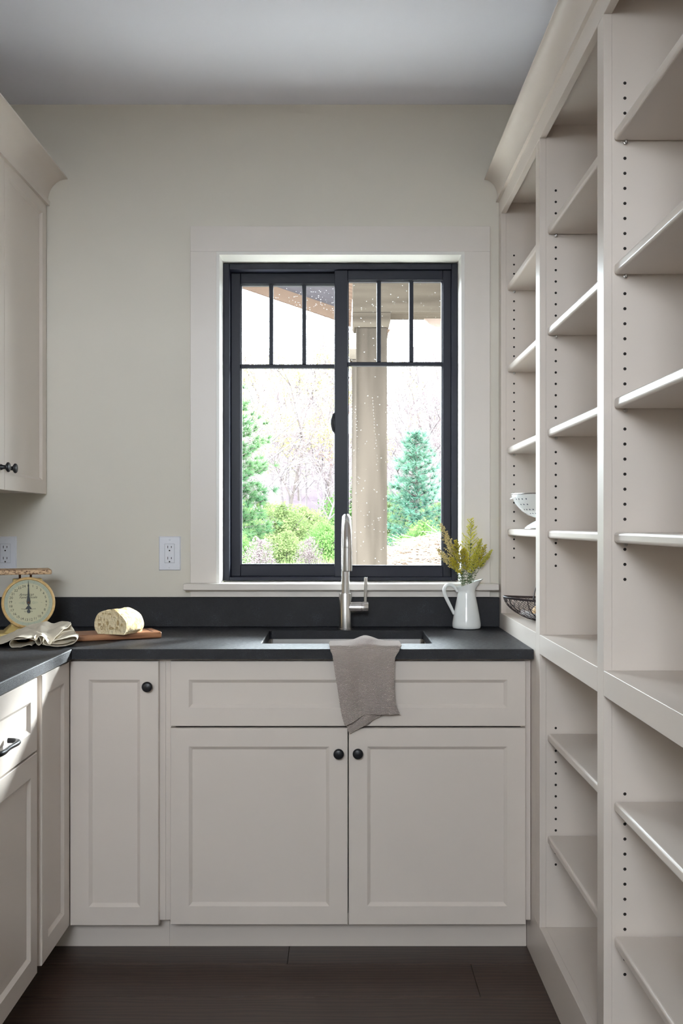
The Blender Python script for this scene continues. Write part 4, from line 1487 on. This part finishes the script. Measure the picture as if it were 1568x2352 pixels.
# things in the basket: a white napkin and three tan eggs
np_rows = []
for r_ in range(18):
    L = []
    for c in range(30):
        u = c / 29 * 2 - 1
        v = r_ / 17 * 2 - 1
        rr = math.hypot(u, v)
        p = Vector((kx + 0.088 * u * (1 - 0.15 * v * v), ky + 0.050 * v * (1 - 0.15 * u * u), LEDGE + 0.006 + 0.024 * max(0, rr - 0.35) ** 1.3 + 0.003 * noise.noise(Vector((u * 3, v * 3, 1)))))
        L.append(p)
    np_rows.append(L)
tag(MB().grid(np_rows).build('folded_napkin', 'napkin_white', None, smooth=True, solid=0.002), 'white napkin lining the wire basket on the ledge', 'napkin')


def egg(c, rz, lab):
    e = MB().lathe([(0.0001, -0.022), (0.010, -0.0195), (0.017, -0.012), (0.0195, -0.002), (0.0180, 0.010), (0.013, 0.021), (0.006, 0.0275), (0.0001, 0.029)], 24, c, Matrix.Rotation(rz, 4, 'Z') @ Matrix.Rotation(math.pi / 2 - 0.15, 4, 'X')).build('egg', 'egg_tan', None, smooth=True)
    tag(e, lab, 'egg', 'eggs in the wire basket')


egg((kx - 0.030, ky - 0.012, LEDGE + 0.032), 0.9, 'tan egg in the wire basket, nearest its left end')
egg((kx + 0.006, ky - 0.018, LEDGE + 0.032), 0.4, 'tan egg in the wire basket, beside the shelf stile')
egg((kx - 0.006, ky + 0.026, LEDGE + 0.033), 1.3, 'tan egg in the wire basket, behind the other two')

# ------------------------------------------------------------------ outdoors: porch
def prof_z(Y):
    pts = [(-80, -0.4), (3.0, -0.3), (6, -0.15), (10, 0.35), (13, 0.5), (18, 0.58), (25, 1.0), (40, 3.2), (60, 6.2), (120, 12.0)]
    for (a, za), (b_, zb_) in zip(pts[:-1], pts[1:]):
        if Y <= b_:
            t = (Y - a) / (b_ - a)
            return za + (zb_ - za) * t
    return pts[-1][1]


def ground_z(X, Y):
    amp = min(1.0, max(0.0, (abs(Y) - 8) / 10)) if Y > 0 else 0
    return prof_z(Y) + amp * (0.25 * noise.noise(Vector((X * 0.15, Y * 0.15, 0))) + 0.06 * noise.noise(Vector((X, Y, 2))))


ys = [-80, -40, -10, 0, 3, 5, 7, 9] + [10 + 0.8 * i for i in range(25)] + [32, 36, 40, 46, 52, 60, 75, 95, 120]
xs = [-120, -80, -50, -35] + [-25 + 1.25 * i for i in range(41)] + [35, 50, 80, 120]
g = MB()
g.grid([[(X, Y, ground_z(X, Y)) for X in xs] for Y in ys], uv=False)
tag(g.build('yard', 'ground', None, smooth=True), 'rough grassy yard rising into the woods', 'ground', kind='structure')
tag(MB().box(-9, 9, -14, -1.8, -0.7, -0.05).build('rear_bounce_slab', 'pale_stone', None), 'pale stone slab added behind the house to bounce fill light', 'reflector', kind='structure')  # out of view, added to throw sky light up through the rear opening
tag(MB().box(-3.2, 4.0, 3.71, 8.1, -0.6, -0.12).build('porch_slab', 'pale_stone', None), 'stone porch slab outside the window', 'slab', kind='structure')

# porch posts
for nm, pyy, zt_, lab in (('porch_post', 5.5, 2.345, 'square cedar porch post standing nearest the window'), ('porch_post', 7.8, 2.55, 'farther cedar porch post mostly hidden behind the nearer one')):
    p = root(nm, (0.167, pyy + 0.085, -0.12), 0, lab, 'post', 'porch posts')
    MB().box(0.082, 0.252, pyy, pyy + 0.17, -0.1195, zt_).build('shaft', 'post_wood', p, bevel=0.006, seg=2)
    cap = MB()
    zc = zt_
    prof_c = [(0.062, zc + 0.08), (0.062, zc + 0.012), (0.070, zc), (0.082, zc - 0.0), (0.252, zc), (0.262, zc + 0.01), (0.272, zc + 0.04), (0.272, zc + 0.08)]
    cap.prism(prof_c, 'y', pyy - 0.004, pyy + 0.176)
    cap.build('capital', 'beam_wood', p)
    if pyy < 6:
        # curved bracket to the right under the beam
        br_pts = [(0.2525, zc - 0.11)]
        for q in range(9):
            a = math.pi / 2 * q / 8
            br_pts.append((0.2525 + 0.02 * (1 - math.cos(a)) + 0.0, zc - 0.11 + 0.11 * math.sin(a)))
        br_pts.append((0.2525, zc))
        MB().prism(br_pts, 'y', pyy + 0.05, pyy + 0.12).build('bracket', 'fascia_wood', p)
bm_ = MB().box(0.062, 2.5, 5.5, 5.70, 2.426, 2.72).build('porch_beam', 'beam_wood', None, bevel=0.004)
tag(bm_, 'horizontal cedar porch beam resting on the near post', 'beam')
gt = MB().prism([(0.47, 2.426), (0.50, 2.40), (0.53, 2.385), (0.62, 2.385), (0.62, 2.40), (0.72, 2.40), (0.72, 2.426)], 'y', 5.66, 5.69)
tag(gt.build('gutter_bracket', 'gutter', None), 'small metal bracket fixed under the porch beam', 'bracket')
# low roof on the right, resting on the beam
rr_ = root('porch_roof', (2.0, 4.7, 2.72), 0, 'low porch roof above the cedar beam on the right', 'roof')
MB().box(0.05, 2.6, 3.72, 5.95, 2.7205, 2.86).build('deck', 'soffit', rr_)
# pitched roof on the left: boards under it run down the slope
pr_ = root('pitched_roof', (-1.5, 5.8, 2.8), 0, 'pitched porch roof with tan rake board at upper left', 'roof')
SL = 0.34


def rz(x): return 2.850 - SL * (x - 0.03)


def sloped(x0, x1, y0, y1, dz0, dz1):
    return MB().add([(x0, y0, rz(x0) + dz0), (x1, y0, rz(x1) + dz0), (x1, y1, rz(x1) + dz0), (x0, y1, rz(x0) + dz0), (x0, y0, rz(x0) + dz1), (x1, y0, rz(x1) + dz1), (x1, y1, rz(x1) + dz1), (x0, y1, rz(x0) + dz1)],
                    [(0, 3, 2, 1), (4, 5, 6, 7), (0, 1, 5, 4), (1, 2, 6, 5), (2, 3, 7, 6), (3, 0, 4, 7)])


sloped(-1.9, 0.05, 3.72, 7.88, 0.12, 0.20).build('deck', 'soffit', pr_)
q = 0
yb_ = 3.74
while yb_ < 7.8:
    sloped(-1.9, 0.04, yb_, yb_ + 0.134, 0.10, 0.119).build('soffit_board', 'soffit', pr_)
    yb_ += 0.14
sloped(-1.95, 0.06, 7.88, 7.92, 0.0, 0.21).build('rake_board', 'fascia_wood', pr_)
sloped(0.045, 0.075, 3.72, 7.879, -0.02, 0.19).build('eave_board', 'fascia_wood', pr_)

# ------------------------------------------------------------------ trees
def tree_meshes(seed, height, leaf_mat, bark, leaf_n, leaf_sz, lean=0.0, levels=5, spread=0.5, slim=0.6):
    rnd = random.Random(seed)
    tb, lb = MB(), MB()

    def leaf(p):
        for _ in range(leaf_n):
            c = p + Vector((rnd.gauss(0, 0.12), rnd.gauss(0, 0.12), rnd.gauss(0, 0.1)))
            a = Vector((rnd.gauss(0, 1), rnd.gauss(0, 1), rnd.gauss(0, 1))).normalized()
            b_ = a.orthogonal().normalized()
            s = leaf_sz * rnd.uniform(0.6, 1.3)
            lb.add([c - a * s, c + b_ * s * slim, c + a * s, c - b_ * s * slim], [(0, 1, 2, 3)])

    def branch(p, d, L, r, lev):
        n = 4 if lev < 2 else 3
        pts, rads = [p.copy()], [r]
        cur, dr = p.copy(), d.copy()
        segs = 5 if lev == 0 else 3
        for s in range(segs):
            dr = (dr + Vector((rnd.gauss(0, 0.10), rnd.gauss(0, 0.10), 0.05 + rnd.gauss(0, 0.05)))).normalized()
            cur = cur + dr * L / segs
            pts.append(cur.copy())
            rads.append(r * (1 - 0.45 * (s + 1) / segs))
            if lev < levels - 1 and (s > 0 or lev > 0):
                nb = rnd.choice([1, 2]) if lev == 0 else rnd.choice([1, 1, 2])
                for _ in range(nb):
                    az = rnd.uniform(0, 2 * math.pi)
                    side = dr.orthogonal().normalized()
                    side = Matrix.Rotation(az, 3, dr) @ side
                    nd_ = (dr * rnd.uniform(0.55, 1.0) + side * spread * rnd.uniform(0.7, 1.3)).normalized()
                    branch(cur, nd_, L * rnd.uniform(0.45, 0.62), r * (0.58 - 0.1 * (s / segs)), lev + 1)
        tb.tube(pts, rads, n if lev else 7, caps=False)
        if lev >= levels - 2:
            leaf(cur)
    branch(Vector((0, 0, 0)), Vector((lean, 0, 1)).normalized(), height * 0.62, height * 0.011, 0)
    return tb.mesh('trunk', bark, smooth=False), lb.mesh('foliage', leaf_mat)


def add_tree(name, meshes, loc, rzv, sc_, label, cat, group):
    t = root(name, loc, rzv, label, cat, group)
    t.scale = (sc_, sc_, sc_)
    a = inst('trunk', meshes[0], t, (0, 0, 0))
    b_ = inst('foliage', meshes[1], t, (0, 0, 0))
    b_['kind'] = 'stuff'
    return t


V_yellow = [tree_meshes(s, 8.0, 'spring_leaves', 'bark', 5, 0.055) for s in (11, 12)]
V_red = [tree_meshes(s, 8.0, 'red_buds', 'bark_light', 3, 0.045) for s in (21,)]
V_bare = [tree_meshes(s, 9.0, 'dry_twigs', 'bark_light', 7, 0.16, 0.1, slim=0.05) for s in (31, 32)]

V_sap = [tree_meshes(s, 2.6, 'dry_twigs', 'bark_light', 5, 0.10, 0.15, levels=4, spread=0.7, slim=0.05) for s in (51, 52, 53)]
rnd = random.Random(18)
for q in range(34):
    Y = rnd.uniform(20.5, 34)
    X = rnd.uniform(-0.22, 0.2) * Y
    add_tree('sapling', V_sap[q % 3], (X, Y, ground_z(X, Y) - 0.05), rnd.uniform(0, 6.28), rnd.uniform(0.9, 1.5), 'thin bare sapling in the thicket between shrubs and woods', 'tree', 'bare saplings of the thicket')
rnd = random.Random(17)
named = [
    (V_yellow[0], -1.35, 24.5, 0.50, 'tree with pale yellow spring leaves at the centre of the left sash'),
    (V_yellow[1], -0.35, 27.0, 0.56, 'yellow-budded tree beside the meeting stile of the window'),
    (V_red[0], 0.12, 25.0, 0.46, 'thin tree with reddish buds seen just left of the window latch'),
    (V_bare[0], 2.35, 26.0, 0.72, 'tall forked bare tree seen through the right sash'),
    (V_bare[1], 1.75, 23.0, 0.48, 'crooked bare tree close beside the porch post'),
]
for ms_, X, Y, s, lab in named:
    add_tree('woodland_tree', ms_, (X, Y, ground_z(X, Y) - 0.1), rnd.uniform(0, 6.28), s, lab, 'tree', 'woodland trees outside')
for q in range(95):
    Y = rnd.uniform(28, 64)
    X = rnd.uniform(-0.36, 0.36) * Y
    kind = rnd.choice(['y', 'r', 'b', 'b', 'b'])
    ms_ = rnd.choice({'y': V_yellow, 'r': V_red, 'b': V_bare}[kind])
    lab = {'y': 'distant spring tree with pale yellow leaves on the wooded hillside', 'r': 'distant tree with reddish buds on the wooded hillside', 'b': 'distant bare grey tree on the wooded hillside'}[kind]
    add_tree('woodland_tree', ms_, (X, Y, ground_z(X, Y) - 0.1), rnd.uniform(0, 6.28), rnd.uniform(0.50, 0.80) * (0.62 + Y / 130), lab, 'tree', {'y': 'distant yellow-leaved trees', 'r': 'distant red-budded trees', 'b': 'distant bare trees'}[kind])


def pine_meshes(seed, h, r, mat):
    rnd = random.Random(seed)
    tb, lb = MB(), MB()
    tb.tube([(0, 0, 0), (0.02, 0, h * 0.5), (0, 0, h)], [h * 0.022, h * 0.014, 0.01], 7)
    nw = int(h * 8)
    for w_ in range(nw):
        t = w_ / (nw - 1)
        z = h * (0.08 + 0.9 * t)
        ln = r * (1 - t) ** 0.75 * rnd.uniform(0.85, 1.1) + 0.08
        nb = 7 if t < 0.8 else 5
        a0 = rnd.uniform(0, 6)
        for q in range(nb):
            a = a0 + 2 * math.pi * q / nb + rnd.uniform(-0.3, 0.3)
            L = ln * rnd.uniform(0.6, 1.1)
            d = Vector((math.cos(a), math.sin(a), 0.10 + 0.55 * t + rnd.uniform(-0.12, 0.12)))
            p0 = Vector((0, 0, z))
            p1 = p0 + d * L
            tb.tube([p0, p1], [0.012, 0.004], 3, caps=False)
            nc = max(3, int(L / 0.085))
            for c in range(nc):
                f = (c + 0.8) / nc
                if f < 0.25: continue
                base = p0.lerp(p1, f) + Vector((rnd.gauss(0, 0.05), rnd.gauss(0, 0.05), rnd.gauss(0, 0.03)))
                for n_ in range(30):
                    dv = (d.normalized() * 0.8 + Vector((rnd.gauss(0, 0.7), rnd.gauss(0, 0.7), rnd.gauss(0.25, 0.6)))).normalized()
                    nl = rnd.uniform(0.09, 0.19)
                    wv = dv.orthogonal().normalized() * 0.0065
                    lb.add([base - wv, base + wv, base + dv * nl], [(0, 1, 2)])
    return tb.mesh('trunk', 'bark'), lb.mesh('foliage', mat)


def put_pine(seed, X, Y, h, r, mat, lab, group=None):
    add_tree('pine_tree', pine_meshes(seed, h, r, mat), (X, Y, ground_z(X, Y) - 0.08), 0.3, 1.0, lab, 'tree', group or 'young pines outside')


put_pine(1, -2.05, 18.0, 3.55, 1.05, 'pine_needles', 'tall young pine at the left edge of the window')
put_pine(2, 1.42, 19.0, 2.35, 0.80, 'pine_blue', 'small bluish pine seen right of the porch post')


def shrub_meshes(seed, r, h, mat, n=1400, sz=0.035):
    rnd = random.Random(seed)
    tb, lb = MB(), MB()
    for q in range(14):
        a = rnd.uniform(0, 6.28)
        e = Vector((math.cos(a) * r * rnd.uniform(0.3, 0.9), math.sin(a) * r * rnd.uniform(0.3, 0.9), h * rnd.uniform(0.6, 1.0)))
        tb.tube([(0, 0, 0), e * 0.5 + Vector((0, 0, 0.08)), e], [0.012, 0.008, 0.003], 3, caps=False)
    for q in range(n):
        a = rnd.uniform(0, 6.28)
        f = rnd.random() ** 0.45
        ph = rnd.uniform(0.0, math.pi / 2)
        p = Vector((math.cos(a) * r * f * math.cos(ph), math.sin(a) * r * f * math.cos(ph), 0.05 + h * f * math.sin(ph)))
        p *= 1 + 0.25 * noise.noise(p * 3)
        d = Vector((rnd.gauss(0, 1), rnd.gauss(0, 1), rnd.gauss(0, 1))).normalized()
        b_ = d.orthogonal().normalized()
        s = sz * rnd.uniform(0.6, 1.4)
        lb.add([p - d * s, p + b_ * s * 0.6, p + d * s, p - b_ * s * 0.6], [(0, 1, 2, 3)])
    return tb.mesh('trunk', 'bark'), lb.mesh('foliage', mat)


SV = [shrub_meshes(41, 0.75, 0.75, 'shrub_leaves', 7000, 0.021), shrub_meshes(42, 0.6, 0.6, 'grass_blades', 5500, 0.020), shrub_meshes(43, 0.5, 0.9, 'dry_twigs', 3500, 0.018)]
for (vi, X, Y, s, lab) in [(0, 1.30, 15.8, 0.95, 'bright green shrub below the small pine'), (0, -0.25, 17.5, 0.85, 'green shrub at the foot of the window beside the meeting stile'), (1, -0.95, 17.0, 0.9, 'pale green shrub low in the middle of the left sash'),
                           (0, -1.75, 16.6, 0.75, 'green shrub under the tall pine'), (2, -1.25, 15.2, 0.6, 'dry grey twiggy shrub low in the left sash'), (2, -0.5, 15.5, 0.55, 'small dry twiggy shrub left of the meeting stile'),
                           (1, 2.1, 17.2, 0.9, 'pale green shrub at the right edge of the window')]:
    add_tree('shrub', SV[vi], (X, Y, ground_z(X, Y) - 0.05), X * 3, s, lab, 'shrub', 'low shrubs outside')
for q in range(26):
    Y = rnd.uniform(20, 30)
    X = rnd.uniform(-0.33, 0.33) * Y
    vi = rnd.choice([0, 1, 1, 2, 2])
    add_tree('shrub', SV[vi], (X, Y, ground_z(X, Y) - 0.05), rnd.uniform(0, 6.28), rnd.uniform(1.0, 1.7),
             ['leafy green undergrowth shrub at the edge of the woods', 'pale green undergrowth shrub at the edge of the woods', 'dry twiggy undergrowth shrub at the edge of the woods'][vi], 'shrub',
             ['leafy undergrowth shrubs', 'pale undergrowth shrubs', 'twiggy undergrowth shrubs'][vi])

# brush pile: pale straw and sticks
bp = MB()
rnd = random.Random(77)
pcx_, pcy_ = 1.15, 12.4
pgz = ground_z(pcx_, pcy_)
for q in range(4200):
    a = rnd.uniform(0, 6.28)
    f = math.sqrt(rnd.random())
    x = 1.05 * f * math.cos(a)
    yv = 0.8 * f * math.sin(a)
    hmax = 0.62 * (1 - f ** 1.6) + 0.03
    z = hmax * rnd.uniform(0.55, 1.0)
    th = rnd.gauss(0.3, 0.9)
    d = Vector((math.cos(th), math.sin(th) * 0.6, rnd.gauss(0, 0.22)))
    L = rnd.uniform(0.08, 0.26)
    p = Vector((pcx_ + x, pcy_ + yv, pgz + z))
    m_ = p + Vector((0, 0, rnd.uniform(0, 0.03)))
    bp.tube([p - d * L, m_, p + d * L], rnd.uniform(0.0018, 0.005), 3, caps=False)
tag(bp.build('brush_pile', 'straw', None), 'heap of pale straw and sticks low in the right sash', 'brush pile', kind='stuff')

# grass tufts where the yard is in view
gr = MB()
for q in range(9000):
    Y = rnd.uniform(9, 21)
    X = rnd.uniform(-0.2, 0.2) * Y
    z = ground_z(X, Y)
    h = rnd.uniform(0.05, 0.16)
    dx, dy_ = rnd.gauss(0, 0.04), rnd.gauss(0, 0.04)
    gr.add([(X - 0.008, Y, z - 0.01), (X + 0.008, Y, z - 0.01), (X + dx, Y + dy_, z + h)], [(0, 1, 2)])
tag(gr.build('grass', 'grass_blades', None), 'short spring grass covering the yard below the window', 'grass', kind='stuff')
